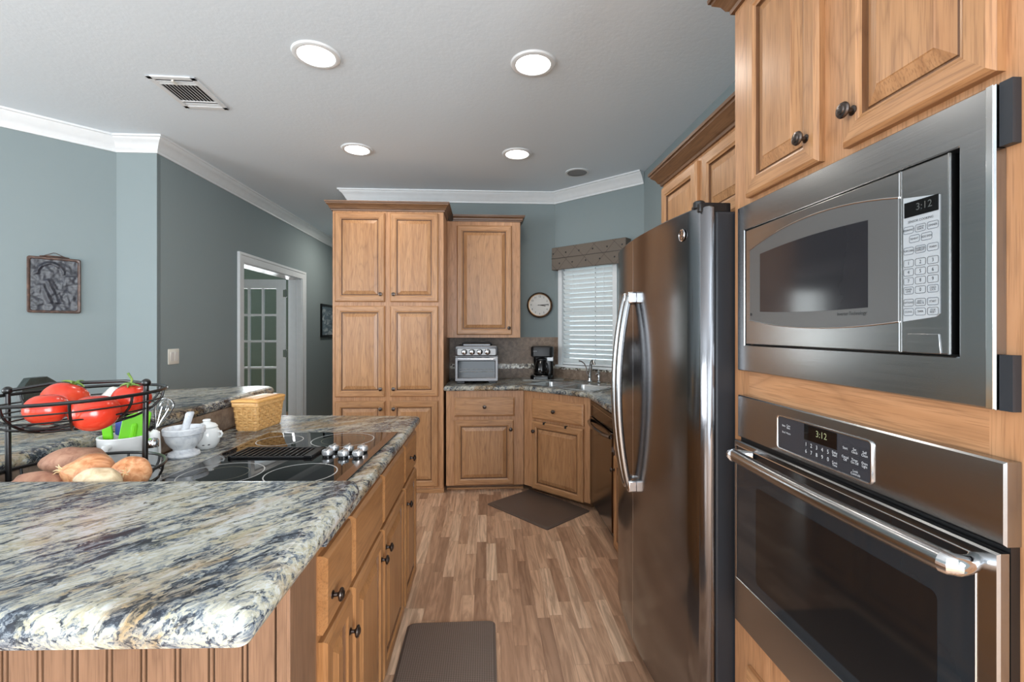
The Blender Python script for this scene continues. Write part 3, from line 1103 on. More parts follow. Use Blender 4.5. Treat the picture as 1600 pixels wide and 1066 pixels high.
b = MB()
xs = [-0.37, -0.335, -0.012, 0.012, 0.335, 0.37]
zr = 0.004
for i, (xa, xb) in enumerate(zip(xs, xs[1:])):
    if i in (1, 3):
        b.box(xa, xb, -0.23, -0.19, 0, zr).box(xa, xb, 0.135, 0.23, 0, zr)
    else:
        b.box(xa, xb, -0.23, 0.23, 0, zr)
b.build('rim', 'steel_sink', K, bevel=0.0015)
for x0, x1 in ((-0.335, -0.012), (0.012, 0.335)):
    b = MB()
    bowl(b, x0 - 0.004, x1 + 0.004, -0.194, 0.139, zr, 0.17)
    o = b.build('bowl', 'steel_sink', K, fix=False)
    MB().lathe([(0.001, -0.1655), (0.03, -0.1655), (0.04, -0.163), (0.042, -0.165)], 20, ((x0 + x1) / 2, -0.03, 0)).build('drain', 'chrome', K)

# faucet
F_ = thing('kitchen_faucet', 'chrome gooseneck kitchen faucet behind the sink', 'faucet', (0.945, 4.115, 0.9185), R(-45))
MB().lathe([(0.026, 0), (0.027, 0.006), (0.019, 0.012), (0.016, 0.035)], 20).build('base', 'chrome', F_)
pts = [(0, 0, 0.03), (0.004, 0, 0.09), (0.012, -0.003, 0.15), (0.022, -0.008, 0.185), (0.040, -0.016, 0.200), (0.058, -0.026, 0.190), (0.066, -0.032, 0.165)]
MB().tube(pts, [0.016, 0.0155, 0.014, 0.013, 0.012, 0.012, 0.013], 14).build('spout', 'chrome', F_)
pts = [(-0.014, 0, 0.05), (-0.030, 0.0, 0.08), (-0.040, 0, 0.13), (-0.060, 0, 0.165), (-0.090, -0.002, 0.185), (-0.115, -0.004, 0.188)]
MB().tube(pts, [0.008, 0.007, 0.0055, 0.005, 0.005, 0.006], 10).build('lever', 'pewter', F_)
G_ = thing('soap_dispenser', 'short chrome soap dispenser right of the kitchen faucet', 'soap dispenser', (1.012, 4.048, 0.9185), R(-45))
MB().lathe([(0.018, 0), (0.018, 0.006), (0.010, 0.012), (0.009, 0.05), (0.013, 0.054), (0.012, 0.066), (0.007, 0.070), (0.007, 0.085), (0.012, 0.088), (0.013, 0.098), (0.008, 0.104)], 18).build('pump', 'chrome', G_)
MB().tube([(0, 0, 0.08), (0, -0.03, 0.085), (0, -0.05, 0.078)], 0.005, 8).build('nozzle', 'chrome', G_)

# backsplash
b = MB()
b.box(0, 1.06, -0.012, 0, 0.0, 0.408)
o = b.build('backsplash', 'tile', loc=(-0.366, YB, 0.914), smooth=0)
struct(o, 'brown stone tile backsplash behind the toaster oven', 'backsplash')
MB().box(0.0, 1.05, -0.0145, -0.010, 0.094, 0.142).build('mosaic_band', 'mosaic', o, smooth=0)
b = MB().box(0.0, 0.96, -0.012, 0, 0.0, 0.128).box(0, 0.055, -0.012, 0, 0.128, 0.408).box(0.72, 0.96, -0.012, 0, 0.128, 0.408)
o = b.build('backsplash', 'tile', loc=(0.69, YB, 0.914), rotz=R(-45), smooth=0)
struct(o, 'brown stone tile backsplash under the window sill', 'backsplash')
MB().box(0.0, 0.95, -0.0145, -0.010, 0.092, 0.124).build('mosaic_band', 'mosaic', o, smooth=0)

# ------------------------------------------------------------------ window, blind, valance (local frame of the angled wall)
AW = dict(loc=(0.69, YB, 0), rotz=R(-45))
wx0, wx1, wz0, wz1 = 0.9617 - WIN[1], 0.9617 - WIN[0], WIN[2], WIN[3]
wn = thing('window_1', 'white framed window over the sink', 'window', AW['loc'], AW['rotz'])
wn['kind'] = 'structure'
b = MB()
c = 0.045
b.box(wx0 - c, wx0, -0.016, 0.09, wz0, wz1 + c).box(wx1, wx1 + c, -0.016, 0.09, wz0, wz1 + c).box(wx0, wx1, -0.016, 0.09, wz1, wz1 + c)
b.build('casing', 'white', wn, bevel=0.003)
MB().box(wx0 - 0.06, wx1 + 0.06, -0.05, 0.09, wz0 - 0.022, wz0).build('sill', 'white', wn, bevel=0.004)
b = MB()
b.box(wx0, wx0 + 0.03, 0.06, 0.085, wz0, wz1).box(wx1 - 0.03, wx1, 0.06, 0.085, wz0, wz1)
b.box(wx0, wx1, 0.06, 0.085, wz0, wz0 + 0.03).box(wx0, wx1, 0.06, 0.085, wz1 - 0.03, wz1).box(wx0, wx1, 0.055, 0.08, 1.56, 1.595)
b.build('sash', 'white', wn, bevel=0.002)
MB().box(wx0 + 0.028, wx1 - 0.028, 0.070, 0.074, wz0 + 0.028, wz1 - 0.028).build('glass', 'pane', wn, smooth=0)

BL = thing('window_blind', 'closed white slatted blind in the window over the sink', 'blind', AW['loc'], AW['rotz'])
b = MB()
zs = [wz0 + 0.045 + 0.0455 * k for k in range(24)]
zs = [z for z in zs if z < wz1 - 0.03]
for z in zs:
    a = R(57)
    n = 5
    r0, r1 = [], []
    pf = []
    for k in range(n + 1):
        s = -0.024 + 0.048 * k / n
        cr = 0.0025 * (1 - (2 * k / n - 1) ** 2)
        pf.append((0.022 - s * math.cos(a) - cr * math.sin(a), z + s * math.sin(a) - cr * math.cos(a)))
    pf2 = [(y + 0.002, zz + 0.001) for y, zz in pf[::-1]]
    b.rings([[(x, y, zz) for y, zz in pf + pf2] for x in (wx0 + 0.004, wx1 - 0.004)])
for i, z in enumerate(zs):
    b.box(wx1 - 0.193, wx1 - 0.187, 0.0018, 0.004, z + 0.016, z + 0.024, 1)
blm = plain('blind_white', rgb(226, 232, 232), 0.45)
b.build('slats', [blm, 'black_matte'], BL, smooth=40)
MB().box(wx0 + 0.003, wx1 - 0.003, 0.0, 0.045, wz1 - 0.05, wz1 - 0.002).build('headrail', 'white', BL, bevel=0.002)
MB().box(wx0 + 0.004, wx1 - 0.004, 0.005, 0.04, wz0 + 0.004, wz0 + 0.022).build('bottom_rail', 'white', BL, bevel=0.002)
b = MB()
for x in (wx0 + 0.12, wx1 - 0.19, wx1 - 0.10):
    b.tube([(x, 0.004, wz0 + 0.02), (x, 0.004, wz1 - 0.05)], 0.0012, 6)
b.build('ladder_cord', 'white', BL)

VA = thing('window_valance', 'taupe quilted fabric valance box over the window', 'valance', AW['loc'], AW['rotz'])
b = MB()
vx0, vx1 = 0.035, 0.84
b.box(vx0, vx1, -0.10, -0.08, 1.985, 2.205).box(vx0, vx0 + 0.02, -0.09, -0.001, 1.985, 2.205).box(vx1 - 0.02, vx1, -0.09, -0.001, 1.985, 2.205).box(vx0, vx1, -0.09, -0.001, 2.19, 2.205)
b.build('cover', 'fabric', VA, bevel=0.006)
MB().box(vx0 - 0.001, vx1 + 0.001, -0.1025, -0.098, 2.094, 2.099).build('welt', 'brown_black', VA)
for i in range(6):
    for j, z in enumerate((2.145, 2.045)):
        x = vx0 + 0.02 + 0.15 * i + 0.075 * j
        if x < vx1 - 0.01:
            MB().ball((x, -0.101, z), 0.008, 10, 6, sc=(1, 0.5, 1)).build('button', 'black', VA)

# ------------------------------------------------------------------ wall clock
CK = thing('wall_clock', 'round wall clock with dark rim and white face', 'clock', (0.535, YB, 1.645))
MB().lathe([(0.127, 0), (0.130, 0.010), (0.128, 0.024), (0.119, 0.030), (0.112, 0.022), (0.111, 0.014)], 48, axis='-y', cap1=False).build('rim', 'clock_wood', CK)
MB().lathe([(0.112, 0.020), (0.1125, 0.023), (0.108, 0.0235), (0.107, 0.018)], 48, axis='-y', cap0=False, cap1=False).build('inner_ring', 'brass', CK)
MB().lathe([(0.001, 0.0137), (0.112, 0.0135)], 48, axis='-y', cap1=False).build('face', 'face_white', CK)
for h in range(1, 13):
    a = R(90 - 30 * h)
    MB().text(str(h), 0.026, 0.086 * math.cos(a), 0.086 * math.sin(a), -0.0142).build('numeral', 'ink', CK, smooth=0, fix=False)


def hand(name, ang, ln, wd, back, y):
    a = R(ang)
    d = Vector((math.cos(a), 0, math.sin(a)))
    n = Vector((-math.sin(a), 0, math.cos(a)))
    q = [d * -back + n * wd * 0.6, d * ln + n * wd, d * ln - n * wd, d * -back - n * wd * 0.6]
    MB().rings([[(p.x, y, p.z) for p in q], [(p.x, y - 0.001, p.z) for p in q]]).build(name, 'ink', CK)


hand('hour_hand', -8, 0.060, 0.004, 0.015, -0.015)
hand('minute_hand', 5, 0.090, 0.0038, 0.022, -0.0165)

# ------------------------------------------------------------------ toaster oven
T = thing('toaster_oven', 'silver toaster oven with four dials on the back counter', 'toaster oven', (-0.279, 4.075, 0.914))
w = 0.383
MB().rings([[(x, y, z) for x, z in rrect(0.004 + d, w - 0.004 - d, 0.022 + d, 0.338 - d, 0.02)] for y, d in ((0.008, 0.0), (0.34, 0.0), (0.345, 0.006))]).build('body', plain('toaster_shell', rgb(110, 112, 114), 0.35, 0.9), T)
MB().rings([[(x, y, z) for x, z in rrect(0.0 + d, w - d, 0.245 + d, 0.338 - d, 0.022)] for y, d in ((0.01, 0.0), (-0.006, 0.0), (-0.010, 0.005))]).build('control_panel', 'toast', T)
MB().rings([[(x, y, z) for x, z in rrect(0.016 + d, w - 0.016 - d, 0.252 + d, 0.318 - d, 0.012)] for y, d in ((-0.009, 0), (-0.0115, 0.001))]).build('panel_border', 'black', T)
fp = MB().rings([[(x, y, z) for x, z in rrect(0.021 + d, w - 0.021 - d, 0.256 + d, 0.314 - d, 0.009)] for y, d in ((-0.011, 0), (-0.013, 0.001))])
fp.build('dial_plate', plain('toaster_plate', rgb(176, 178, 180), 0.45, 0.3), T)
for k in range(4):
    x = 0.083 + 0.0685 * k
    o = MB().lathe([(0.0255, 0), (0.0255, 0.004), (0.021, 0.006), (0.019, 0.020), (0.016, 0.022)], 24, axis='-y').build('dial', ['chrome'], T, loc=(x, -0.013, 0.284))
    MB().lathe([(0.0262, 0.0), (0.0262, 0.0035), (0.0215, 0.005)], 24, axis='-y', cap0=False, cap1=False).build('dial_ring', 'black', o, loc=(0, -0.001, 0))
    MB().box(-0.002, 0.002, -0.0235, -0.02, -0.017, 0.017).build('pointer', 'black', o)
dw = MB()
x0, x1, z0, z1 = 0.0, w, 0.022, 0.238
fr = [(0.0, 0.006), (0.0, -0.008), (0.004, -0.012), (0.022, -0.012), (0.027, -0.006)]
dw.rings([[(x, y, z) for x, z in ((x0 + d, z0 + d * 1.2), (x1 - d, z0 + d * 1.2), (x1 - d, z1 - d * 1.35), (x0 + d, z1 - d * 1.35))] for d, y in fr], cap0=False, cap1=False)
dd = dw.build('door', 'toast', T)
MB().box(0.026, w - 0.026, -0.006, -0.003, 0.05, 0.205).build('window', plain('toaster_door_glass', rgb(42, 50, 58), 0.06), dd, smooth=0)
MB().box(0.02, w - 0.02, 0.004, 0.007, 0.04, 0.21).build('liner', plain('toaster_inside', rgb(96, 104, 112), 0.35, 0.3), T)
MB().tube([(0.03, -0.010, 0.222), (0.03, -0.035, 0.224), (0.08, -0.040, 0.224), (w - 0.08, -0.040, 0.224), (w - 0.03, -0.035, 0.224), (w - 0.03, -0.010, 0.222)], 0.0075, 10).build('handle', 'chrome', dd)
b = MB()
b.tube([(0.04, -0.0062, 0.108), (w - 0.04, -0.0062, 0.108)], 0.003, 6).tube([(0.04, -0.0062, 0.130), (w - 0.04, -0.0062, 0.130)], 0.002, 6)
b.build('rack', 'chrome', T)
for x in (0.05, w - 0.05):
    for y in (0.04, 0.30):
        MB().box(x - 0.035, x + 0.035, y - 0.02, y + 0.02, 0.0, 0.024).build('foot', 'black', T, bevel=0.003)
b = MB().tube([(0.06, 0.08, 0.336), (0.065, 0.08, 0.362), (0.085, 0.08, 0.370), (w - 0.085, 0.08, 0.370), (w - 0.065, 0.08, 0.362), (w - 0.06, 0.08, 0.336)], 0.008, 10)
b.build('top_handle', 'black', T)
MB().box(0.07, w - 0.07, 0.05, 0.07, 0.338, 0.352).build('top_rail', 'toast', T, bevel=0.002)

# ------------------------------------------------------------------ coffee maker and board under it
CB = MB().rings([[(x, y, z) for x, y in rrect(-0.19, 0.21, -0.115, 0.105, 0.02)] for z in (0, 0.006)]).build('cutting_board', plain('frosted_board', rgb(150, 150, 146), 0.25), loc=(0.535, 4.43, 0.914), rotz=R(-2))
tag(CB, 'thin grey board lying under the black coffee maker', 'board')
C_ = thing('coffee_maker', 'black drip coffee maker with glass carafe beside the window', 'coffee maker', (0.545, 4.43, 0.9205), R(-8))
MB().rings([[(x, y, z) for x, y in rrect(-0.115 + d, 0.115 - d, -0.105 + d, 0.095 - d, 0.06)] for d, z in ((0, 0), (0, 0.025), (0.006, 0.038), (0.02, 0.042))]).build('base', 'black_gloss', C_)
MB().rings([[(x, y, z) for x, y in rrect(-0.085, 0.108, 0.030, 0.095, 0.025)] for z in (0.04, 0.22)]).build('column', 'black_gloss', C_)
MB().rings([[(x, y, z) for x, y in rrect(-0.108 + d, 0.112 - d, -0.092 + d, 0.096 - d, 0.045)] for d, z in ((0.012, 0.210), (0.0, 0.222), (0, 0.298), (0.004, 0.31), (0.02, 0.316))]).build('head', 'black', C_)
MB().box(0.045, 0.108, -0.012, 0.029, 0.170, 0.215).build('silver_panel', plain('satin_silver', rgb(176, 178, 180), 0.3, 0.5), C_, bevel=0.003)
CA = MB().lathe([(0.055, 0.0), (0.068, 0.006), (0.074, 0.03), (0.070, 0.075), (0.055, 0.115), (0.048, 0.135), (0.047, 0.135)], 28).build('carafe', plain('dark_carafe_glass', rgb(16, 15, 15), 0.04), C_, loc=(-0.005, -0.038, 0.043))
MB().lathe([(0.050, 0.134), (0.053, 0.140), (0.050, 0.152), (0.02, 0.158)], 24).build('lid', 'black', CA)
MB().tube([(0.03, -0.045, 0.130), (0.044, -0.066, 0.128), (0.050, -0.082, 0.105), (0.050, -0.085, 0.06), (0.044, -0.075, 0.035), (0.040, -0.060, 0.03)], 0.009, 10).build('handle', 'black_gloss', CA)
b = MB()
b.tube([(-0.085 + 0.004 * k, -0.0925, 0.270 + 0.0025 * math.sin(k * 1.9)) for k in range(10)], 0.0012, 6)
b.build('emblem_mark', 'white_ink', C_)

# ------------------------------------------------------------------ refrigerator (front faces -x)
RF = thing('refrigerator', 'stainless side by side refrigerator with long curved handles', 'refrigerator', (0.66, 2.275, 0), R(-90))
rw = 0.915
MB().box(0.004, rw, 0.044, 0.70, 0.02, 1.755).build('body', 'charcoal', RF, bevel=0.006)
split = 0.393


def front_y(x):
    s = (x / rw - 0.5) * 2
    y = -0.046 * (1 - s * s)
    for e in (x, rw - x):
        if e < 0.075:
            y += 0.034 * (1 - math.sqrt(max(0, 1 - (1 - e / 0.075) ** 2)))
    return y


def fridge_door(xa, xb, name):
    n = 22
    xs = []
    for k in range(n + 1):
        xs.append(xa + (xb - xa) * k / n)
    for base in ([0.0, 0.0015, 0.004, 0.008, 0.013, 0.020, 0.028, 0.038, 0.05, 0.062, 0.075]):
        for e in (base, rw - base):
            if xa <= e <= xb:
                xs.append(e)
    xs = sorted(set(round(x, 5) for x in xs))
    back = 0.038
    pf = [(x, front_y(x)) for x in xs] + [(xb, back), (xa, back)]
    i2 = lambda d: [(min(max(x, xa + d), xb - d), y + d) for x, y in pf[:-2]] + [(xb - d, back), (xa + d, back)]
    return MB().rings([[(x, y, z) for x, y in p] for p, z in ((i2(0.004), 0.085), (pf, 0.089), (pf, 1.768), (i2(0.004), 1.772))]).build(name, 'steel_fridge', RF, smooth=40)


d1 = fridge_door(0.0, split - 0.003, 'freezer_door')
d2 = fridge_door(split + 0.003, rw, 'fridge_door')
MB().box(split - 0.0022, split + 0.0022, front_y(split) - 0.0004, 0.02, 0.09, 1.765).build('lit_edge_strip', 'steel_edge', RF, smooth=0)  # added bright strip standing in for the lit door edge
MB().box(0.006, rw - 0.004, 0.038, 0.044, 0.09, 1.76).build('gasket', 'black', RF)
for dr_, sx, off in ((d1, split - 0.032, -0.010), (d2, split + 0.032, 0.010)):
    yb = front_y(sx)
    za, zb = 0.735, 1.535
    pts = []
    for k in range(25):
        s = k / 24
        bow = math.sin(PI * s) ** 0.75
        pts.append((sx - off * 0.2 + off * bow * 0.3, yb - 0.022 - 0.048 * bow, za + (zb - za) * s))
    b = MB()
    b.tube(pts, 0.0145, 12)
    h = b.build('handle', 'steel', dr_)
    for z in (za + 0.012, zb - 0.012):
        MB().box(sx - 0.017, sx + 0.017, yb - 0.034, yb + 0.004, z - 0.024, z + 0.024).build('end_cap', 'chrome', h, bevel=0.006)
MB().box(0.03, 0.12, 0.0, 0.10, 1.755, 1.783).build('hinge_cover', 'black', RF, bevel=0.006)
MB().box(rw - 0.075, rw - 0.015, 0.0, 0.10, 1.755, 1.786).lathe([(0.018, 1.77), (0.018, 1.792), (0.014, 1.796)], 16, (rw - 0.045, 0.012, 0)).build('hinge_cover', 'black', RF, bevel=0.004)
MB().box(0.01, rw - 0.01, 0.03, 0.06, 0.0, 0.085).build('base_grille', 'black', RF)


def emblem(parent, x, y, z, r, mat='chrome'):
    b = MB().lathe([(r, 0), (r, 0.002), (r * 0.93, 0.0035), (r * 0.88, 0.0022), (r * 0.1, 0.0022)], 28, axis='-y')
    o = b.build('emblem', mat, parent, loc=(x, y, z))
    c = MB()
    c.text('GE', r * 0.95, 0, 0, -0.0026)
    for k in range(4):
        a0 = R(45 + 90 * k)
        pts = [(r * 0.70 * math.cos(a0 + t), -0.0030, r * 0.70 * math.sin(a0 + t)) for t in (-0.5, -0.25, 0, 0.25, 0.5)]
        c.tube(pts, r * 0.05, 6)
    c.build('monogram', 'ink', o, smooth=0, fix=False)
    return o


emblem(d2, 0.815, front_y(0.815) - 0.0005, 1.700, 0.021)

# cabinet above the refrigerator
AF = thing('upper_cabinet', 'two door oak cabinet above the refrigerator', 'cabinet', (0.90, 2.275, 0), R(-90))
MB().box(0, 0.915, 0, 0.468, 1.80, 2.13).build('body', 'oak_f', AF, bevel=0.002)
raised_door(AF, 0.025, 0.405, 1.815, 2.105, 0, (0.375, 1.845))
raised_door(AF, 0.455, 0.885, 1.815, 2.105, 0, (0.485, 1.845))
cab_crown(AF, [(0.915, 0), (0, 0), (0, 0.44)], 2.125, 0.075, 0.055)

# ------------------------------------------------------------------ oven tower (front faces -x)
ty = 1.352
tw = 0.80
OT = thing('oven_cabinet', 'tall oak cabinet housing the microwave and the wall oven', 'cabinet', (0.76, ty, 0), R(-90))
td = 0.608
b = MB()
b.box(0, 0.02, 0.02, td, 0.0, 2.36).box(tw - 0.02, tw, 0.02, td, 0, 2.36).box(0.02, tw - 0.02, td - 0.012, td, 0, 2.36)
b.build('side_panels', 'oak_v', OT, bevel=0.001)
b = MB()
for z0, z1 in ((0.05, 0.07), (0.52, 0.54), (1.205, 1.225), (1.245, 1.262), (1.755, 1.775), (2.34, 2.36)):
    b.box(0.02, tw - 0.02, 0.02, td - 0.012, z0, z1)
b.build('shelves', 'oak_h', OT)
b = MB()
fx = 0.075
b.box(0, fx, 0, 0.02, 0.0, 2.36).box(tw - fx - 0.02, tw, 0, 0.02, 0, 2.36)
b.box(fx, tw - fx - 0.02, 0, 0.02, 1.73, 2.36)
b.box(fx, tw - fx - 0.02, 0, 0.02, 0.0, 0.56)
b.build('face_frame', 'oak_f', OT)
MB().box(fx, tw - fx - 0.02, 0, 0.02, 1.17, 1.30).build('middle_rail', 'oak_fh', OT)
X = lambda y: ty - y
raised_door(OT, X(1.268), X(0.981), 1.768, 2.335, 0, (X(1.014), 1.832), stile=0.05)
raised_door(OT, X(0.912), X(0.625), 1.768, 2.335, 0, (X(0.879), 1.832), stile=0.05)
drawer_front(OT, X(1.268), X(0.625), 0.14, 0.425, 0, (X(0.945), 0.30))
cab_crown(OT, [(tw, 0), (0, 0), (0, 0.50)], 2.36, 0.075, 0.055)
MB().box(0.0, tw, -0.006, 0.0, 0.0, 0.05).build('base_trim', 'oak_h', OT)

# ------------------------------------------------------------------ microwave
MW = thing('microwave', 'built in stainless microwave with keypad above the wall oven', 'microwave', (0.74, 1.305, 0), R(-90))
MB().box(0.045, 0.620, 0.021, 0.44, 1.325, 1.70).build('housing', 'black', MW)
b = MB()
ox0, ox1, oz0, oz1 = 0.0, 0.681, 1.271, 1.748
ix0, ix1, iz0, iz1 = 0.037, 0.631, 1.346, 1.675
out = [(ox0, oz0), (ox1, oz0), (ox1, oz1), (ox0, oz1)]
inn = [(ix0, iz0), (ix1, iz0), (ix1, iz1), (ix0, iz1)]


def ring_rect(o4, dx, y):
    return [(o4[0][0] + dx, y, o4[0][1] + dx), (o4[1][0] - dx, y, o4[1][1] + dx), (o4[2][0] - dx, y, o4[2][1] - dx), (o4[3][0] + dx, y, o4[3][1] - dx)]


b.rings([ring_rect(out, 0, 0.0195), ring_rect(out, 0, 0.004), ring_rect(out, 0.003, 0.0), ring_rect(inn, -0.002, 0.0), ring_rect(inn, 0, 0.002)], False, False)
b.rings([ring_rect(inn, 0, 0.002), ring_rect(inn, 0, 0.0195)], False, False, m=1)
b.build('trim_frame', ['steel', 'black_matte'], MW, smooth=20)
MB().box(0.671, 0.681, -0.0016, 0.0, 1.272, 1.747).build('edge_strip', 'steel_edge', MW, bevel=0.0007)
for z0, z1 in ((1.655, 1.748), (1.271, 1.352)):
    MB().box(0.683, 0.700, 0.006, 0.0195, z0, z1).build('mounting_bracket', 'charcoal', MW)
ux0, ux1, dx1 = 0.058, 0.624, 0.5395
# door with an arched grey face
MB().rings([[(x, y, z) for x, z in ((ux0 + d, 1.349 + d), (dx1 - 0.0015 - d, 1.349 + d), (dx1 - 0.0015 - d, 1.669 - d), (ux0 + d, 1.669 - d))] for y, d in ((0.02, 0), (-0.006, 0), (-0.008, 0.002))]).build('door_panel', 'steel', MW, smooth=20)


def arc3(p, q, r, n=14):
    """points of a parabola through three (x,z) points"""
    out_ = []
    for k in range(n + 1):
        x = p[0] + (r[0] - p[0]) * k / n
        L = 0
        pts3 = (p, q, r)
        for i in range(3):
            t_ = pts3[i][1]
            for j in range(3):
                if i != j:
                    t_ *= (x - pts3[j][0]) / (pts3[i][0] - pts3[j][0])
            L += t_
        out_.append((x, L))
    return out_


top = arc3((0.080, 1.609), (0.357, 1.646), (0.5380, 1.622))
bot = arc3((0.080, 1.417), (0.357, 1.394), (0.5380, 1.404))
face = bot + top[::-1]
MB().rings([[(x, y, z) for x, z in p] for p, y in ((face, -0.007), (face, -0.0095), (inset(face, 0.0012), -0.0102))]).build('door_face', 'mw_grey', MW, smooth=25)
b = MB()
for cv, s in ((top, 1), (bot, -1)):
    b.tube([(x, -0.0098, z + s * 0.001) for x, z in cv], 0.0016, 6)
b.build('face_trim', 'steel_edge', MW)
wt = arc3((0.129, 1.592), (0.30, 1.602), (0.473, 1.599))
wb = arc3((0.129, 1.438), (0.30, 1.431), (0.473, 1.432))
MB().rings([[(x, y, z) for x, z in wb + wt[::-1]] for y in (-0.0100, -0.0108)]).build('door_window', plain('microwave_window', rgb(40, 40, 44), 0.10), MW, smooth=0)
b = MB()
b.text('Inverter Technology', 0.0105, 0.470, 1.4215, -0.0108, align='RIGHT', squash=0.85)
b.build('lettering', 'ink', MW, smooth=0, fix=False)
MB().lathe([(0.004, 0), (0.004, 0.001)], 16, (0.088, -0.0102, 1.432), axis='-y').build('badge', 'ink', MW)
# control column
MB().rings([[(x, y, z) for x, z in ((dx1 + 0.0015 + d, 1.349 + d), (ux1 - d, 1.349 + d), (ux1 - d, 1.669 - d), (dx1 + 0.0015 + d, 1.669 - d))] for y, d in ((0.02, 0), (-0.006, 0), (-0.008, 0.002))]).build('control_column', 'steel', MW, smooth=20)
MB().box(dx1 - 0.0012, dx1 + 0.0012, -0.0085, -0.004, 1.349, 1.669).box(ux1 - 0.0015, ux1 + 0.0005, -0.0085, -0.004, 1.349, 1.669).build('column_edge', 'steel_edge', MW, smooth=0)
kp = [(0.546, 1.403), (0.604, 1.410), (0.610, 1.415), (0.610, 1.608), (0.546, 1.619)]
MB().rings([[(x, y, z) for x, z in kp] for y in (-0.007, -0.0095)]).build('keypad', 'keys', MW, smooth=0)
b = MB()
b.box(0.549, 0.609, -0.0105, -0.0090, 1.583, 1.609)
b.build('display', 'black_gloss', MW, smooth=0)
b = MB()
b.text('3:12', 0.017, 0.585, 1.597, -0.0108)
b.build('clock_digits', 'display_dim', MW, smooth=0, fix=False)
b = MB()
b.text('SENSOR COOKING', 0.0058, 0.578, 1.5745, -0.0100, squash=0.9)
b.build('lettering', 'ink', MW, smooth=0, fix=False)
KX = (0.5565, 0.5780, 0.5995)


def mkey(x, z, s, framed, big=False):
    b = MB()
    hw, hh = 0.0096, 0.0064
    o_ = rrect(x - hw, x + hw, z - hh, z + hh, 0.003, 3)
    i_ = inset(o_, 0.0008)
    n = len(o_)
    b._add([(p[0], -0.0099, p[1]) for p in o_] + [(p[0], -0.0099, p[1]) for p in i_], [(k, (k + 1) % n, n + (k + 1) % n, n + k) for k in range(n)], 0 if framed else 2)
    b.text(s, 0.0088 if big else (0.0050 if '\n' not in s else 0.0046), x, z, -0.0100, m=1, squash=0.80)
    b.build('button', ['key_line', 'ink', plain('key_faint', rgb(160, 170, 178), 0.5) if False else 'mw_grey'], MW, smooth=0, fix=False)


for x, s in zip(KX, ('BREAKFAST', 'LUNCH\nSNACK', 'DINNER')):
    mkey(x, 1.561, s, True)
mkey(0.5672, 1.5445, 'REHEAT', True)
mkey(0.5888, 1.5445, 'SIDE DISH', True)
for x, s in zip(KX, ('POPCORN', 'INVERTER\nDEFROST', 'WARM')):
    mkey(x, 1.525, s, True)
for i in range(9):
    mkey(KX[i % 3], 1.5035 - 0.0155 * (i // 3), str(i + 1), False, True)
mkey(KX[0], 1.4565, 'POWER\nLEVEL', True)
mkey(KX[1], 1.4565, '0', False, True)
mkey(KX[2], 1.4565, 'CHILD\nLOCK', True)
for x, s, f in zip(KX, ('OPTIONS', 'ADD 1\nMINUTE', 'START'), (False, False, True)):
    mkey(x, 1.4355, s, f)
for x, s, f in zip(KX, ('CLOCK', 'TIMER', 'STOP\nRESET'), (True, True, False)):
    mkey(x, 1.4195, s, f)
b = MB()
q = [(0.552, 1.3495), (0.552, 1.382), (0.609, 1.382), (0.612, 1.3495)]
b.rings([[(x, y, z) for x, z in q] for y in (-0.007, -0.0098)])
b.build('open_button', 'steel', MW, bevel=0.0008)

# ------------------------------------------------------------------ wall oven
OV = thing('wall_oven', 'built in stainless wall oven with glass door under the microwave', 'oven', (0.735, 1.295, 0), R(-90))
MB().box(0.04, 0.640, 0.046, 0.56, 0.575, 1.165).build('housing', 'black', OV)
MB().box(0.0015, 0.6885, 0.010, 0.0240, 0.540, 1.0785).build('chassis_rim', 'black', OV)
MB().rings([[(x, y, z) for x, z in ((d, 1.079 + d), (0.690 - d, 1.079 + d), (0.690 - d, 1.200 - d), (d, 1.200 - d))] for y, d in ((0.0245, 0), (0.003, 0), (0.0, 0.003))]).build('control_panel', 'steel', OV, smooth=20)
bz = rrect(0.187, 0.468, 1.093, 1.175, 0.008, 5)
MB().rings([[(x, y, z) for x, z in inset(bz, d)] for y, d in ((0.0, -0.002), (-0.004, -0.001), (-0.004, 0.001), (-0.0015, 0.0025))], cap1=False).build('bezel', 'steel_edge', OV)
MB().rings([[(x, y, z) for x, z in inset(bz, 0.002)] for y in (0.0, -0.002)]).build('touch_panel', 'slate_panel', OV, smooth=0)
MB().box(0.284, 0.382, -0.0028, -0.001, 1.137, 1.172).build('display', 'black_glass', OV, smooth=0)
b = MB()
b.text('3:12', 0.020, 0.338, 1.157, -0.0031)
b.build('clock_digits', 'display', OV, smooth=0, fix=False)


def okey(x, z, s, size, framed=True, hw=0.0085, hh=0.0072):
    b = MB()
    if framed:
        o_ = rrect(x - hw, x + hw, z - hh, z + hh, 0.0015, 2)
        i_ = inset(o_, 0.0005)
        n = len(o_)
        b._add([(p[0], -0.0024, p[1]) for p in o_] + [(p[0], -0.0024, p[1]) for p in i_], [(k, (k + 1) % n, n + (k + 1) % n, n + k) for k in range(n)], 1)
    b.text(s, size, x, z, -0.0026, m=0, squash=0.9)
    b.build('button', ['white_ink', 'charcoal'], OV, smooth=0, fix=False)


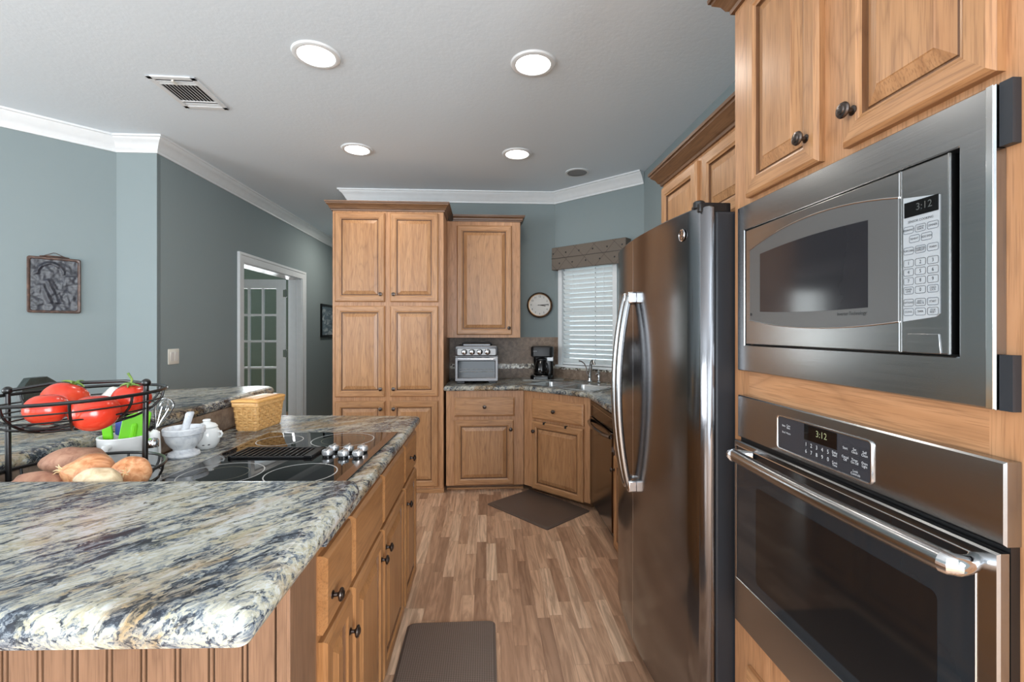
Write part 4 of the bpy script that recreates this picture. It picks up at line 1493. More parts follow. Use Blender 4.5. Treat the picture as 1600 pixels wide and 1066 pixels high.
for i, dgt in enumerate('1234567890'):
    okey(0.290 + 0.0168 * (i % 5), 1.1265 - 0.0160 * (i // 5), dgt, 0.0125)
for x, z, s in ((0.212, 1.153, 'Bake'), (0.229, 1.153, 'Conv\nBake'), (0.212, 1.137, 'Broil'), (0.229, 1.137, 'Warm')):
    okey(x, z, s, 0.0068, False)
for x, z, s in ((0.376, 1.127, 'Delay\nStart'), (0.376, 1.106, 'Cook\nTime'), (0.404, 1.147, 'Start'), (0.404, 1.126, 'Cancel\nOff'), (0.428, 1.147, 'Set\nClock'),
                (0.428, 1.126, 'Timer\nOn Off'), (0.452, 1.147, 'Self\nClean'), (0.452, 1.126, 'Oven\nLight'), (0.430, 1.104, 'Lock\nControls')):
    okey(x, z, s, 0.0072, True, 0.0105, 0.0088)
# door
dr = MB()
dz0, dz1, gx0, gx1, gz0, gz1 = 0.545, 1.070, 0.012, 0.660, 0.672, 1.055
o4 = [(0.0, dz0), (0.690, dz0), (0.690, dz1), (0.0, dz1)]
i4 = [(gx0, gz0), (gx1, gz0), (gx1, gz1), (gx0, gz1)]
dr.rings([ring_rect(o4, 0, 0.006), ring_rect(o4, 0, -0.007), ring_rect(o4, 0.003, -0.010), ring_rect(i4, -0.001, -0.010), ring_rect(i4, 0.0, -0.009), ring_rect(i4, 0, 0.006)], False, False)
DD = dr.build('door', 'steel', OV, smooth=20)
MB().rings([[(x, y, z) for x, z in rrect(gx0 + 0.0005 + d, gx1 - 0.0005 - d, gz0 + 0.0005 + d, gz1 - 0.0005 - d, 0.012)] for y, d in ((-0.004, 0), (-0.0098, 0), (-0.0102, 0.0005))]).build('outer_glass', plain('oven_door_glass', rgb(34, 40, 45), 0.06), DD, smooth=20)
wz = rrect(0.108, 0.602, 0.705, 0.965, 0.012)
MB().rings([[(x, y, z) for x, z in wz] for y in (-0.010, -0.0106)]).build('window', plain('oven_window_screen', rgb(22, 22, 23), 0.07), DD, smooth=0)
b = MB()
gr = [(gx0, gz0), (gx1, gz0), (gx1, gz1), (gx0, gz1)]
for a_, c_ in zip(gr, gr[1:] + gr[:1]):
    b.tube([(a_[0], -0.010, a_[1]), (c_[0], -0.010, c_[1])], 0.0014, 6)
b.build('glass_edge', 'steel_edge', DD)
pts = [(0.088 + 0.576 * k / 16, -0.060 - 0.010 * math.sin(PI * k / 16), 1.047) for k in range(17)]
hb = MB()
rings_ = []
for (x, y, z) in pts:
    rings_.append([(x, y + 0.0145 * math.cos(2 * PI * k / 14), z + 0.0175 * math.sin(2 * PI * k / 14)) for k in range(14)])
hb.rings(rings_)
HN = hb.build('handle', 'steel', DD)
for x, sg in ((0.090, -1), (0.662, 1)):
    MB().tube([(x, -0.0605, 1.047), (x + sg * 0.006, -0.060, 1.047), (x + sg * 0.010, -0.055, 1.047), (x + sg * 0.010, -0.043, 1.047), (x + sg * 0.006, -0.026, 1.047), (x - sg * 0.004, -0.010, 1.047)],
              [0.0178, 0.0172, 0.0160, 0.0140, 0.0120, 0.0110], 16).build('end_cap', 'chrome', HN)
emblem(DD, 0.345, -0.0105, 0.592, 0.016)

# ------------------------------------------------------------------ island: half wall, bar top, countertop, cabinets
BT = 1.06
b = MB()
b.box(-1.40, -0.405, 0.97, 1.09, 0.0, BT - 0.046).box(-1.40, -1.262, 1.09, 2.52, 0.0, BT - 0.046)
IW = struct(b.build('wall_island', 'bead', smooth=0), 'half wall carrying the raised granite bar', 'half wall')
# beadboard cladding on the near side: boards with double grooves
b = MB()
pit = 0.0655
x = -0.405
n = 0
prof = []
xs_ = [-0.405, -0.425, -0.452]
b.box(-0.425, -0.405, 0.948, 0.97, 0, BT - 0.046)
x = -0.427
while x > -1.9:
    x2 = x - pit
    b.box(x2 + 0.0105, x - 0.0035, 0.951, 0.97, 0, BT - 0.046)
    b.box(x2 + 0.0005, x2 + 0.0062, 0.951, 0.97, 0, BT - 0.046)
    b.box(x2 - 0.0035, x - 0.0035, 0.958, 0.9695, 0.0005, BT - 0.0465, 1)  # darker strip behind the grooves
    x = x2
b.build('beadboard', ['bead', plain('groove_dark', rgb(44, 30, 24), 0.6)], IW, bevel=0.0012, smooth=0)
MB().box(-0.405, -0.398, 0.948, 1.09, 0, BT - 0.046).build('end_board', 'bead', IW, bevel=0.001)
MB().box(-1.262, -1.252, 1.09, 2.52, 0.914, BT - 0.046).box(-1.252, -0.41, 1.09, 1.098, 0.914, BT - 0.046).build('splash_tile', 'tile', IW, smooth=0)

EDGE = [(0.016, 0), (0.006, 0.004), (0.0015, 0.012), (0, 0.020), (0.0015, 0.028), (0.006, 0.037), (0.012, 0.043), (0.022, 0.046), (0.03, 0.046), (0.06, 0.046)]
bar = ([(-0.274, 0.540), (-0.278, 1.030), (-1.245, 1.075), (-1.240, 2.755), (-1.345, 2.81), (-1.83, 2.64), (-1.86, 0.60)],
                 [0.018, 0.02, 0.03, 0.05, 0.06, 0.10, 0.02])
o = MB().slab(*bar, BT - 0.046, BT, EDGE).build('bar_countertop', 'granite')
tag(o, 'raised granite bar top wrapping round the island', 'countertop')

E2 = [(0.014, 0), (0.004, 0.005), (0, 0.014), (0, 0.024), (0.004, 0.034), (0.010, 0.039), (0.018, 0.042), (0.026, 0.042), (0.05, 0.042)]
low = ([(-0.374, 1.092), (-0.366, 2.560), (-1.15, 2.635), (-1.25, 2.52), (-1.25, 1.10)], [0, 0.03, 0.02, 0, 0])
o = MB().slab(*low, 0.872, 0.914, E2).build('island_countertop', 'granite')
tag(o, 'lower granite island countertop around the cooktop', 'countertop')

IX = -0.405


def isl(label, ya, yb):
    c = thing('island_cabinet', label, 'cabinet', (IX, ya, 0), R(90), 'island base cabinets')
    w_ = yb - ya
    MB().box(0, w_, 0, 0.80, 0.05, 0.871).build('body', 'isl_v', c, bevel=0.001)
    MB().box(0, w_, 0.03, 0.06, 0, 0.05).build('toe_kick', 'oak_crown', c)
    return c


IM = ('isl_v', 'isl_h')
c1 = isl('island cabinet nearest the viewer with one narrow drawer', 1.100, 1.343)
drawer_front(c1, 0.016, 0.236, 0.655, 0.845, 0, (0.060, 0.728), 'isl_h')
raised_door(c1, 0.016, 0.236, 0.065, 0.638, 0, (0.205, 0.540), IM)
c2 = isl('wide two door island cabinet directly below the cooktop', 1.343, 2.172)
drawer_front(c2, 0.010, 0.378, 0.655, 0.845, 0, None, 'isl_h', 'false_drawer')
drawer_front(c2, 0.394, 0.820, 0.655, 0.845, 0, None, 'isl_h', 'false_drawer')
raised_door(c2, 0.010, 0.378, 0.065, 0.638, 0, (0.347, 0.548), IM)
raised_door(c2, 0.394, 0.820, 0.065, 0.638, 0, (0.424, 0.558), IM)
c3 = isl('island cabinet at the far end facing the pantry', 2.172, 2.545)
drawer_front(c3, 0.012, 0.358, 0.655, 0.845, 0, (0.150, 0.745), 'isl_h')
raised_door(c3, 0.012, 0.358, 0.065, 0.638, 0, (0.055, 0.548), IM)

# ------------------------------------------------------------------ cooktop
CT = thing('cooktop', 'black glass electric cooktop with chrome knobs and centre vent', 'cooktop', (-0.718, 1.755, 0.914), R(-2.5))
hx, hy = 0.294, 0.385
MB().rings([[(x, y, z) for x, y in rrect(-hx + d, hx - d, -hy + d, hy - d, 0.012)] for d, z in ((0, 0.0), (0.001, 0.0035), (0.004, 0.006), (0.007, 0.0065))]).build('glass_top', 'black_glass', CT, smooth=25)
MB().rings([[(x, y, z) for x, y in ((hx - 0.031, -hy + 0.003), (hx + 0.002, -hy + 0.001), (hx + 0.002, hy - 0.001), (hx - 0.031, hy - 0.003))] for z in (0.0063, 0.0075)]).build('front_trim', plain('wood_reflection_trim', rgb(120, 100, 86), 0.16, 0.85), CT, bevel=0.0007)  # brown of the reflected wood is put into the metal's colour
MB().box(-hx - 0.002, -hx + 0.008, -hy, hy, 0.0, 0.0072).build('back_trim', 'steel', CT, bevel=0.002)


def loc_ct(x, y):
    a = R(2.5)
    dx, dy = x + 0.718, y - 1.755
    return dx * math.cos(a) - dy * math.sin(a), dx * math.sin(a) + dy * math.cos(a)


wm = plain('burner_line', rgb(196, 196, 194), 0.3)
wm2 = plain('burner_line_faint', rgb(110, 112, 96), 0.3)
for x, y, r, inner in ((-0.612, 1.985, 0.128, 0.088), (-0.875, 1.985, 0.092, 0), (-0.605, 1.525, 0.112, 0), (-0.862, 1.535, 0.125, 0.08)):
    cx, cy = loc_ct(x, y)
    MB().lathe([(r, 0.0066), (r, 0.0069), (r - 0.0035, 0.0069), (r - 0.0035, 0.0066)], 64, (cx, cy, 0), cap0=False, cap1=False).build('burner_ring', wm, CT)
    if inner:
        MB().lathe([(inner, 0.0066), (inner, 0.0068), (inner - 0.002, 0.0068), (inner - 0.002, 0.0066)], 48, (cx, cy, 0), cap0=False, cap1=False).build('burner_ring', wm2, CT)
cx, cy = loc_ct(-0.785, 1.768)
b = MB()
gx, gy = 0.152, 0.065
b.box(cx - gx, cx + gx, cy - gy, cy - gy + 0.010, 0.0065, 0.014).box(cx - gx, cx + gx, cy + gy - 0.010, cy + gy, 0.0065, 0.018)
b.box(cx - gx, cx - gx + 0.012, cy - gy, cy + gy, 0.0065, 0.018).box(cx + gx - 0.03, cx + gx, cy - gy, cy + gy, 0.0065, 0.018)
for k in range(13):
    x = cx - gx + 0.020 + 0.0198 * k
    b.box(x, x + 0.007, cy - gy + 0.008, cy + gy - 0.008, 0.011, 0.0165)
b.build('vent_grille', 'black', CT, bevel=0.0015)
MB().box(cx - gx + 0.005, cx + gx - 0.005, cy - gy + 0.005, cy + gy - 0.005, 0.0064, 0.0075).build('vent_well', 'black_matte', CT)
for x, y in ((-0.588, 1.722), (-0.526, 1.708), (-0.473, 1.705), (-0.586, 1.785), (-0.528, 1.778), (-0.474, 1.775)):
    kx, ky = loc_ct(x, y)
    o = MB().lathe([(0.017, 0.0), (0.017, 0.006)], 20).build('control_knob', 'black_gloss', CT, loc=(kx, ky, 0.0065))
    MB().lathe([(0.016, 0.006), (0.0195, 0.009), (0.0205, 0.016), (0.0185, 0.024), (0.013, 0.027), (0.002, 0.0275)], 24).box(-0.003, 0.003, -0.0155, 0.0155, 0.024, 0.0315).build('cap', 'knob_silver', o)

# ------------------------------------------------------------------ things on the island counter
# mortar and pestle
MO = thing('mortar', 'white marble mortar on a round foot', 'mortar', (-1.143, 1.79, 0.914))
MB().lathe([(0.050, 0), (0.053, 0.006), (0.050, 0.015), (0.036, 0.022), (0.034, 0.028), (0.046, 0.040), (0.058, 0.060), (0.063, 0.080), (0.0635, 0.083),
            (0.068, 0.086), (0.069, 0.104), (0.067, 0.108), (0.060, 0.108), (0.057, 0.100), (0.050, 0.065), (0.030, 0.045), (0.002, 0.040)], 40).build('bowl', 'marble', MO, smooth=25)
PE = MB().rings([[(r_ * math.cos(2 * PI * k / 18) + 0.030 * h_ / 0.1, r_ * math.sin(2 * PI * k / 18), h_) for k in range(18)]
                 for r_, h_ in ((0.004, 0), (0.013, 0.004), (0.017, 0.016), (0.015, 0.035), (0.0130, 0.070), (0.0135, 0.10), (0.0145, 0.115), (0.011, 0.121), (0.002, 0.122))]).build('pestle', 'marble', loc=(-1.156, 1.79, 0.9585))
tag(PE, 'white marble pestle leaning in the mortar', 'pestle')
# sugar bowl
SB = thing('sugar_jar', 'small white ceramic lidded jar behind the mortar', 'jar', (-1.128, 1.905, 0.914))
MB().lathe([(0.030, 0), (0.034, 0.003), (0.044, 0.022), (0.0475, 0.045), (0.045, 0.068), (0.037, 0.082), (0.035, 0.083)], 32).build('body', 'ceramic', SB)
MB().lathe([(0.038, 0.083), (0.039, 0.087), (0.030, 0.097), (0.014, 0.103), (0.013, 0.106), (0.015, 0.112), (0.012, 0.116), (0.001, 0.117)], 32).build('lid', 'ceramic', SB)
b = MB()
for s in (-1, 1):
    b.tube([(s * 0.043, 0, 0.066), (s * 0.056, 0, 0.066), (s * 0.060, 0, 0.056), (s * 0.055, 0, 0.046), (s * 0.046, 0, 0.043)], 0.0045, 8)
b.build('handles', 'ceramic', SB)
for a in (-75, -50):
    MB().ball((0.0415 * math.cos(R(a)), 0.0415 * math.sin(R(a)), 0.020), 0.005, 8, 6, sc=(1, 1, 0.5)).build('painted_mark', 'ink', SB)

# woven basket
WB = thing('woven_basket', 'lidded woven wooden basket at the end of the island', 'basket', (-1.118, 2.31, 0.914), R(-7))


def ringpt(s, hx_, hy_, r_):
    poly = rrect(-hx_, hx_, -hy_, hy_, r_, 4)
    L = [0]
    for i in range(len(poly)):
        L.append(L[-1] + (Vector(poly[(i + 1) % len(poly)]) - Vector(poly[i])).length)
    d = (s % 1.0) * L[-1]
    for i in range(len(poly)):
        if d <= L[i + 1]:
            p, q = Vector(poly[i]), Vector(poly[(i + 1) % len(poly)])
            f = (d - L[i]) / max(1e-9, L[i + 1] - L[i])
            t_ = (q - p).normalized()
            return p + (q - p) * f, Vector((t_.y, -t_.x))
    return Vector(poly[0]), Vector((1, 0))


b = MB()
NS = 26
for row in range(8):
    z = 0.008 + 0.0138 * row
    k_ = z / 0.125
    hx_, hy_ = 0.052 + 0.010 * k_, 0.100 + 0.012 * k_
    rr = []
    for i in range(NS * 4):
        p, nrm = ringpt(i / (NS * 4), hx_, hy_, 0.012)
        wv = 0.0026 * math.sin(PI * (i / 4 + row))
        o0 = p + nrm * (wv + 0.0010)
        o1 = p + nrm * (wv - 0.0010)
        rr.append([(o0.x, o0.y, z), (o0.x, o0.y, z + 0.0122), (o1.x, o1.y, z + 0.0122), (o1.x, o1.y, z)])
    b.rings(rr, loop=True)
b.build('weave', 'wicker', WB, smooth=40)
b = MB()
for i in range(NS):
    rr = []
    for z in (0.002, 0.06, 0.122):
        k_ = z / 0.125
        p, nrm = ringpt((i + 0.0) / NS, 0.052 + 0.010 * k_, 0.100 + 0.012 * k_, 0.012)
        tt = Vector((-nrm.y, nrm.x))
        q0 = [p + tt * 0.005 + nrm * 0.0006, p - tt * 0.005 + nrm * 0.0006, p - tt * 0.005 - nrm * 0.0006, p + tt * 0.005 - nrm * 0.0006]
        rr.append([(v.x, v.y, z) for v in q0])
    b.rings(rr)
b.build('staves', 'wicker', WB)
MB().prism(rrect(-0.050, 0.050, -0.098, 0.098, 0.012), 0, 0.008).build('bottom', 'wicker', WB)
MB().rings([[(x, y, z) for x, y in rrect(-0.064 - d, 0.064 + d, -0.114 - d, 0.114 + d, 0.014)] for d, z in ((0, 0.114), (0.0025, 0.116), (0.0035, 0.130), (0.002, 0.134), (-0.002, 0.134))], cap0=False).build('rim_band', 'wicker', WB)
LDm = MB().rings([[(x, y, z + 0.006 * (1 - (x / 0.07) ** 2)) for x, y in rrect(-0.070 + d, 0.070 - d, -0.120 + d, 0.120 - d, 0.016)] for d, z in ((0, 0.135), (0, 0.142), (0.003, 0.1445), (0.03, 0.1455), (0.055, 0.146))])
LDo = LDm.build('lid', 'lid_wood', WB, smooth=40)
MB().box(0.030, 0.050, -0.095, 0.095, 0.1490, 0.1515).build('lid_batten', 'wicker', LDo, bevel=0.001)

# utensil crock
CR = thing('utensil_crock', 'white ceramic utensil mug behind the fruit stand', 'crock', (-1.140, 1.50, 0.914))
MB().lathe([(0.052, 0), (0.058, 0.003), (0.062, 0.03), (0.065, 0.136), (0.0665, 0.142), (0.065, 0.145), (0.060, 0.144), (0.058, 0.13), (0.052, 0.012), (0.002, 0.010)], 36).build('body', 'ceramic', CR)
MB().tube([(0.004, -0.060, 0.122), (0.006, -0.080, 0.122), (0.008, -0.088, 0.108), (0.008, -0.089, 0.07), (0.006, -0.080, 0.048), (0.004, -0.055, 0.045)], 0.010, 12).build('handle', 'ceramic', CR)


def spatula(name, label, x, y, lean, mat, hw_, hz0, hz1, handmat, ridge=False):
    t_ = thing(name, label, 'spatula', (x, y, 0.927))
    t_.rotation_euler = (lean[0], lean[1], lean[2])
    MB().rings([[(x_, -0.004, z_) for x_, z_ in round_poly([(-hw_ * 0.9, hz0), (hw_ * 0.9, hz0), (hw_, hz1), (-hw_ * 0.8, hz1 - 0.012)], 0.008, 4)],
                [(x_, 0.004, z_) for x_, z_ in round_poly([(-hw_ * 0.9, hz0), (hw_ * 0.9, hz0), (hw_, hz1), (-hw_ * 0.8, hz1 - 0.012)], 0.008, 4)]]).build('blade', mat, t_, bevel=0.002)
    MB().tube([(0, 0, 0.0), (0, 0, hz0 + 0.005)], 0.006, 8).build('handle', handmat, t_)
    if ridge:
        MB().tube([(0, -0.002, hz0), (0, -0.004, hz0 + 0.02), (0, -0.004, hz0 + 0.048), (0, -0.001, hz0 + 0.054)], [0.008, 0.009, 0.009, 0.006], 10).build('rib', mat, t_)
    return t_


spatula('green_spatula', 'lime green wide spatula standing in the utensil mug', -1.118, 1.480, (R(3), R(7), R(34)), 'green', 0.038, 0.118, 0.212, 'green', True)
spatula('blue_spatula', 'blue spatula behind the green one in the mug', -1.150, 1.510, (R(2), R(1), 0), 'blue', 0.024, 0.130, 0.205, 'white_plastic')
spatula('green_spatula', 'slim green spatula leaning left in the utensil mug', -1.165, 1.495, (R(3), R(-6), 0), 'green', 0.016, 0.118, 0.175, 'black')
spatula('white_spatula', 'white spatula leaning left, high behind the tomatoes', -1.158, 1.525, (R(-3), R(-3), 0), 'white_plastic', 0.017, 0.21, 0.285, 'white_plastic')
spatula('white_spatula', 'white spatula standing upright behind the right hand tomato', -1.130, 1.530, (R(-3), R(3), 0), 'white_plastic', 0.018, 0.21, 0.288, 'white_plastic')
# whisk
WK = thing('whisk', 'wire whisk leaning right out of the utensil mug', 'whisk', (-1.112, 1.522, 0.927))
WK.rotation_euler = (R(-2), R(19), 0)
MB().tube([(0, 0, 0), (0, 0, 0.15)], 0.006, 10).build('handle', 'chrome', WK)
b = MB()
for k in range(4):
    a = PI * k / 4
    pts = []
    for i in range(17):
        s = i / 16
        r_ = 0.026 * math.sin(PI * min(1, s)) ** 0.8 * (1 if s < 1 else 0)
        ang = PI * 2 * s
        pts.append((math.cos(a) * 0.026 * math.sin(ang) * (1 if True else 0), math.sin(a) * 0.026 * math.sin(ang), 0.15 + 0.105 * math.sin(PI * s) ** 0.8))
    b.tube(pts, 0.0011, 6)
b.build('wires', 'chrome', WK)

# shakers
SH = thing('salt_shaker', 'glass salt shaker with metal cap beside the utensil mug', 'shaker', (-1.020, 1.45, 0.914))
MB().lathe([(0.021, 0), (0.021, 0.004), (0.017, 0.06), (0.0155, 0.118), (0.016, 0.122)], 20).build('bottle', plain('shaker_glass', rgb(200, 205, 206), 0.05, 0, spec=0.8), SH)
MB().lathe([(0.0175, 0.118), (0.018, 0.136), (0.015, 0.142), (0.006, 0.145), (0.001, 0.145)], 20).build('cap', 'chrome', SH)
PS = thing('pepper_shaker', 'slim white shaker squeezed between mug and salt shaker', 'shaker', (-1.058, 1.515, 0.914))
MB().lathe([(0.017, 0), (0.0165, 0.10), (0.014, 0.148), (0.006, 0.156), (0.001, 0.157)], 20).build('body', 'ceramic', PS)

# ------------------------------------------------------------------ two tier wire fruit stand
fcx, fcy = -1.035, 1.205
FS = thing('fruit_stand', 'two tier black wire fruit stand beside the bar', 'fruit stand', (fcx, fcy, 0.914))


def circ(r_, z, n=48, cx_=0.0, cy_=0.0):
    return [(cx_ + r_ * math.cos(2 * PI * k / n), cy_ + r_ * math.sin(2 * PI * k / n), z) for k in range(n)]


def wire_bowl(name, R0, zr_, depth, nrings, nribs):
    b = MB()
    b.tube(circ(R0, zr_, 56), 0.0042, 8, closed=True)
    pf = lambda s: (R0 * (1 - s) ** 0.62 if s < 1 else 0.0, zr_ - depth * (1 - (1 - s) ** 1.6) * 1.0)
    for k in range(1, nrings + 1):
        s = k / (nrings + 0.7)
        r_, z = R0 * math.cos(s * PI / 2 * 0.92), zr_ - depth * math.sin(s * PI / 2)
        b.tube(circ(r_, z, 48), 0.0021, 6, closed=True)
    for k in range(nribs):
        a = 2 * PI * k / nribs + 0.35
        pts = []
        for i in range(9):
            s = i / 8 * 0.97
            r_, z = R0 * math.cos(s * PI / 2 * 0.92), zr_ - depth * math.sin(s * PI / 2)
            pts.append((r_ * math.cos(a), r_ * math.sin(a), z))
        b.tube(pts, 0.0030, 6)
    b.tube(circ(R0 * math.cos(0.97 * PI / 2 * 0.92), zr_ - depth, 24), 0.0026, 6, closed=True)
    return b.build(name, 'wire', FS)


UZ, LZ = 1.224 - 0.914, 1.032 - 0.914
ub = wire_bowl('upper_basket', 0.184, 0.0, 0.082, 5, 10)
ub.location = (0, 0, UZ + 0.003)
ub.rotation_euler = (R(0.8), R(-1.2), 0)
wire_bowl('lower_basket', 0.183, LZ, 0.095, 4, 10)
pa = [(-0.170, 0.020), (0.149, 0.018)]
for i, (x, y) in enumerate(pa):
    s = -1 if i == 0 else 1
    n_ = Vector((x, y)).normalized() * 0.010
    p = MB().tube([(x - s * 0.004 + n_.x, y + n_.y, 0.0), (x + n_.x, y + n_.y, UZ + 0.012 + 0.009 * s)], 0.0062, 12).build('pole', 'wire', FS)
    MB().ball((x + n_.x, y + n_.y, UZ + 0.020 + 0.009 * s), 0.0105, 14, 8).build('finial', 'wire', p)
MB().tube([(pa[0][0] - 0.010, pa[0][1], UZ + 0.010), (pa[0][0] + 0.05, pa[0][1] + 0.05, UZ + 0.022), (pa[1][0] - 0.08, pa[1][1] + 0.055, UZ + 0.028), (pa[1][0] + 0.008, pa[1][1], UZ + 0.028)], 0.0045, 8).build('top_bar', 'wire', FS)
for a in (120, 240, 0):
    MB().tube([(0.12 * math.cos(R(a)), 0.12 * math.sin(R(a)), LZ - 0.072), (0.135 * math.cos(R(a)), 0.135 * math.sin(R(a)), 0.004)], 0.004, 8).build('foot', 'wire', FS)


def tomato(label, x, y, z, r, rot, stem=True, tilt=(0, 0), vine=0.0):
    t_ = thing('tomato', label, 'tomato', (x, y, z), rot, 'tomatoes in the fruit stand')
    t_.rotation_euler = (tilt[0], tilt[1], rot)
    ph = random.random() * 6

    def fn(d):
        a = math.atan2(d.y, d.x)
        tp = max(0, d.z)
        return 1 + 0.018 * math.cos(5 * a + ph) * (1 - abs(d.z)) + 0.02 * math.cos(3 * a + ph) * (1 - d.z ** 2) - 0.09 * tp ** 9 + 0.03 * math.cos(5 * a) * tp ** 3 * (1 - tp)
    MB().ball((0, 0, 0), r, 36, 22, fn, sc=(1, 1, 0.90)).build('fruit', 'tomato', t_, smooth=80)
    if stem:
        b = MB()
        zt_ = r * 0.90 * 0.91
        for k in range(5):
            a = 2 * PI * k / 5 + 0.3
            pts = [(0, 0, zt_)] + [(math.cos(a + 0.1 * j) * r * 0.13 * j, math.sin(a + 0.1 * j) * r * 0.13 * j, zt_ + 0.004 + 0.0022 * j - 0.0008 * j * j) for j in range(1, 5)]
            b.tube(pts, [0.003, 0.0034, 0.003, 0.0022, 0.0008], 6)
        if vine:
            b.tube([(0, 0, zt_), (0.002, 0, zt_ + vine * 0.5), (-0.006, 0, zt_ + vine)], [0.003, 0.0026, 0.003], 8)
        else:
            b.tube([(0, 0, zt_), (0.004, -0.004, zt_ + 0.010), (0.02, -0.006, zt_ + 0.014), (0.036, -0.006, zt_ + 0.010)], [0.004, 0.004, 0.0036, 0.003], 8)
        b.build('stem', 'stem', t_)
    return t_


tomato('tomato at the front left of the upper basket', -1.030, 1.128, 1.203, 0.041, 0.2, False)
tomato('largest tomato, front and centre in the upper basket', -0.932, 1.138, 1.192, 0.048, 1.1, False)
tomato('tomato behind the front ones with a green star stem', -1.096, 1.250, 1.208, 0.050, 2.0, True, (R(20), R(14)))
tomato('tomato at the right with an upright stem', -0.936, 1.255, 1.208, 0.043, 0.6, True, (R(8), 0), 0.034)
gl = thing('garlic_bulb', 'white garlic bulb behind the tomatoes in the upper basket', 'garlic', (-1.02, 1.305, 1.196), 0.4)


def gfn(d):
    return 1 + 0.05 * math.cos(8 * math.atan2(d.y, d.x)) * (1 - abs(d.z)) + 0.35 * max(0, d.z) ** 12


MB().ball((0, 0, 0), 0.030, 32, 18, gfn, sc=(1, 1, 0.95)).build('bulb', 'garlic', gl, smooth=80)


def tuber(name, label, cat, x, y, z, dims, rot, mat, seed, taper=0.0, group=None):
    def fn(d):
        v = Vector((d.x * 1.6 + seed * 9, d.y * 1.6, d.z * 1.6))
        return 1 + 0.13 * mnoise.noise(v) - taper * abs(d.x) ** 2.5
    o_ = MB().ball((0, 0, 0), 1.0, 36, 22, fn, sc=dims).build(name, mat, loc=(x, y, z), rotz=rot, smooth=80)
    return tag(o_, label, cat, group)


tuber('sweet_potato', 'large sweet potato lying at the back of the lower basket', 'sweet potato', -1.095, 1.275, 1.040, (0.080, 0.046, 0.036), 0.2, 'sweet', 1.3, 0.12, 'sweet potatoes')
tuber('sweet_potato', 'sweet potato low at the front left of the lower basket', 'sweet potato', -1.062, 1.135, 1.022, (0.062, 0.038, 0.030), 0.1, 'sweet', 4.1, 0.1, 'sweet potatoes')
tuber('potato', 'pale potato in front of the two onions', 'potato', -0.884, 1.090, 1.045, (0.050, 0.030, 0.030), -0.05, 'potato', 7.7)


def onion(label, x, y, z, r, tilt):
    t_ = thing('onion', label, 'onion', (x, y, z), 0, 'onions in the lower basket')
    t_.rotation_euler = tilt
    fn = lambda d: 1 + 0.015 * math.cos(7 * math.atan2(d.y, d.x)) * (1 - abs(d.z)) + 0.30 * max(0, d.z) ** 18 + 0.06 * max(0, -d.z) ** 16
    MB().ball((0, 0, 0), r, 40, 24, fn, sc=(1, 1, 0.88)).build('bulb', 'onion', t_, smooth=80)
    b = MB()
    for k in range(6):
        a = k * 1.05
        b.tube([(0.003 * math.cos(a), 0.003 * math.sin(a), r * 1.08), (0.007 * math.cos(a), 0.007 * math.sin(a), r * 1.22), (0.012 * math.cos(a + .3), 0.012 * math.sin(a + .3), r * 1.30)], [0.0022, 0.0014, 0.0004], 6)
    b.build('papery_tip', 'onion_tip', t_)
    return t_


onion('big yellow onion in the middle of the lower basket', -0.966, 1.168, 1.036, 0.052, (R(30), R(-62), R(20)))
onion('yellow onion at the right end of the lower basket', -0.872, 1.168, 1.036, 0.042, (R(60), R(50), R(0)))

# ------------------------------------------------------------------ floor mats
mt = MB().rings([[(x, y, z) for x, y in rrect(-0.205 + d, 0.205 - d, -0.60 + d, 0.60 - d, 0.03)] for d, z in ((0, 0.001), (0, 0.006), (0.012, 0.015), (0.016, 0.016))]).build('kitchen_mat', 'mat', loc=(-0.163, 1.568, 0))
tag(mt, 'woven texture brown mat beside the island cabinets', 'floor mat')
A_ = Vector((0.400, 3.545))
mt = MB().rings([[(x, y, z) for x, y in rrect(-0.325 + d, 0.325 - d, -0.245 + d, 0.245 - d, 0.015)] for d, z in ((0, 0.001), (0, 0.006), (0.014, 0.014), (0.018, 0.015))]).build('sink_mat', 'mat_smooth', loc=(A_.x, A_.y, 0), rotz=math.atan2(-0.50, 0.42))
tag(mt, 'smooth dark brown mat in front of the sink cabinet', 'floor mat')

# ------------------------------------------------------------------ wall items at the left
PL = thing('wall_plaque', 'dark relief plaque with copper frame on the dining wall', 'plaque', (-2.8695, 3.1935, 0), R(45))
z0, z1 = 1.505, 1.872
hw = 0.127
MB().rings([[(x, y, z) for x, z in rrect(-hw + d, hw - d, z0 + d, z1 - d, 0.014)] for y, d in ((-0.002, 0), (-0.020, 0), (-0.026, 0.005), (-0.024, 0.013), (-0.014, 0.017))], cap1=False).build('frame', 'copper', PL)
nx, nz = 40, 56
vs, fs = [], []
for j in range(nz + 1):
    for i in range(nx + 1):
        u, v = i / nx, j / nz
        x = -hw + 0.014 + (2 * hw - 0.028) * u
        z = z0 + 0.014 + (z1 - z0 - 0.028) * v
        hgt = 0.004 * mnoise.noise(Vector((u * 5, v * 7, 0.3))) + 0.0025 * mnoise.noise(Vector((u * 14, v * 18, 2.3)))
        arch = math.hypot((u - 0.42) / 0.30, (v - 0.72) / 0.22)
        if 0.8 < arch < 1.0 and v > 0.70:
            hgt += 0.005
        if 0.25 < u < 0.72 and 0.15 < v < 0.6 and abs((u - 0.3) - (0.6 - v) * 0.5) < 0.16:
            hgt += 0.006 * (0.6 + 0.4 * math.sin(u * 40 + v * 22))
        if u > 0.7 and 0.5 < v < 0.68:
            hgt += 0.003
        vs.append((x, -0.015 - max(-0.002, hgt), z))
for j in range(nz):
    for i in range(nx):
        a = j * (nx + 1) + i
        fs.append((a, a + 1, a + nx + 2, a + nx + 1))
b = MB()
b._add(vs, fs)
b.build('relief', 'bronze', PL, smooth=60, fix=False)
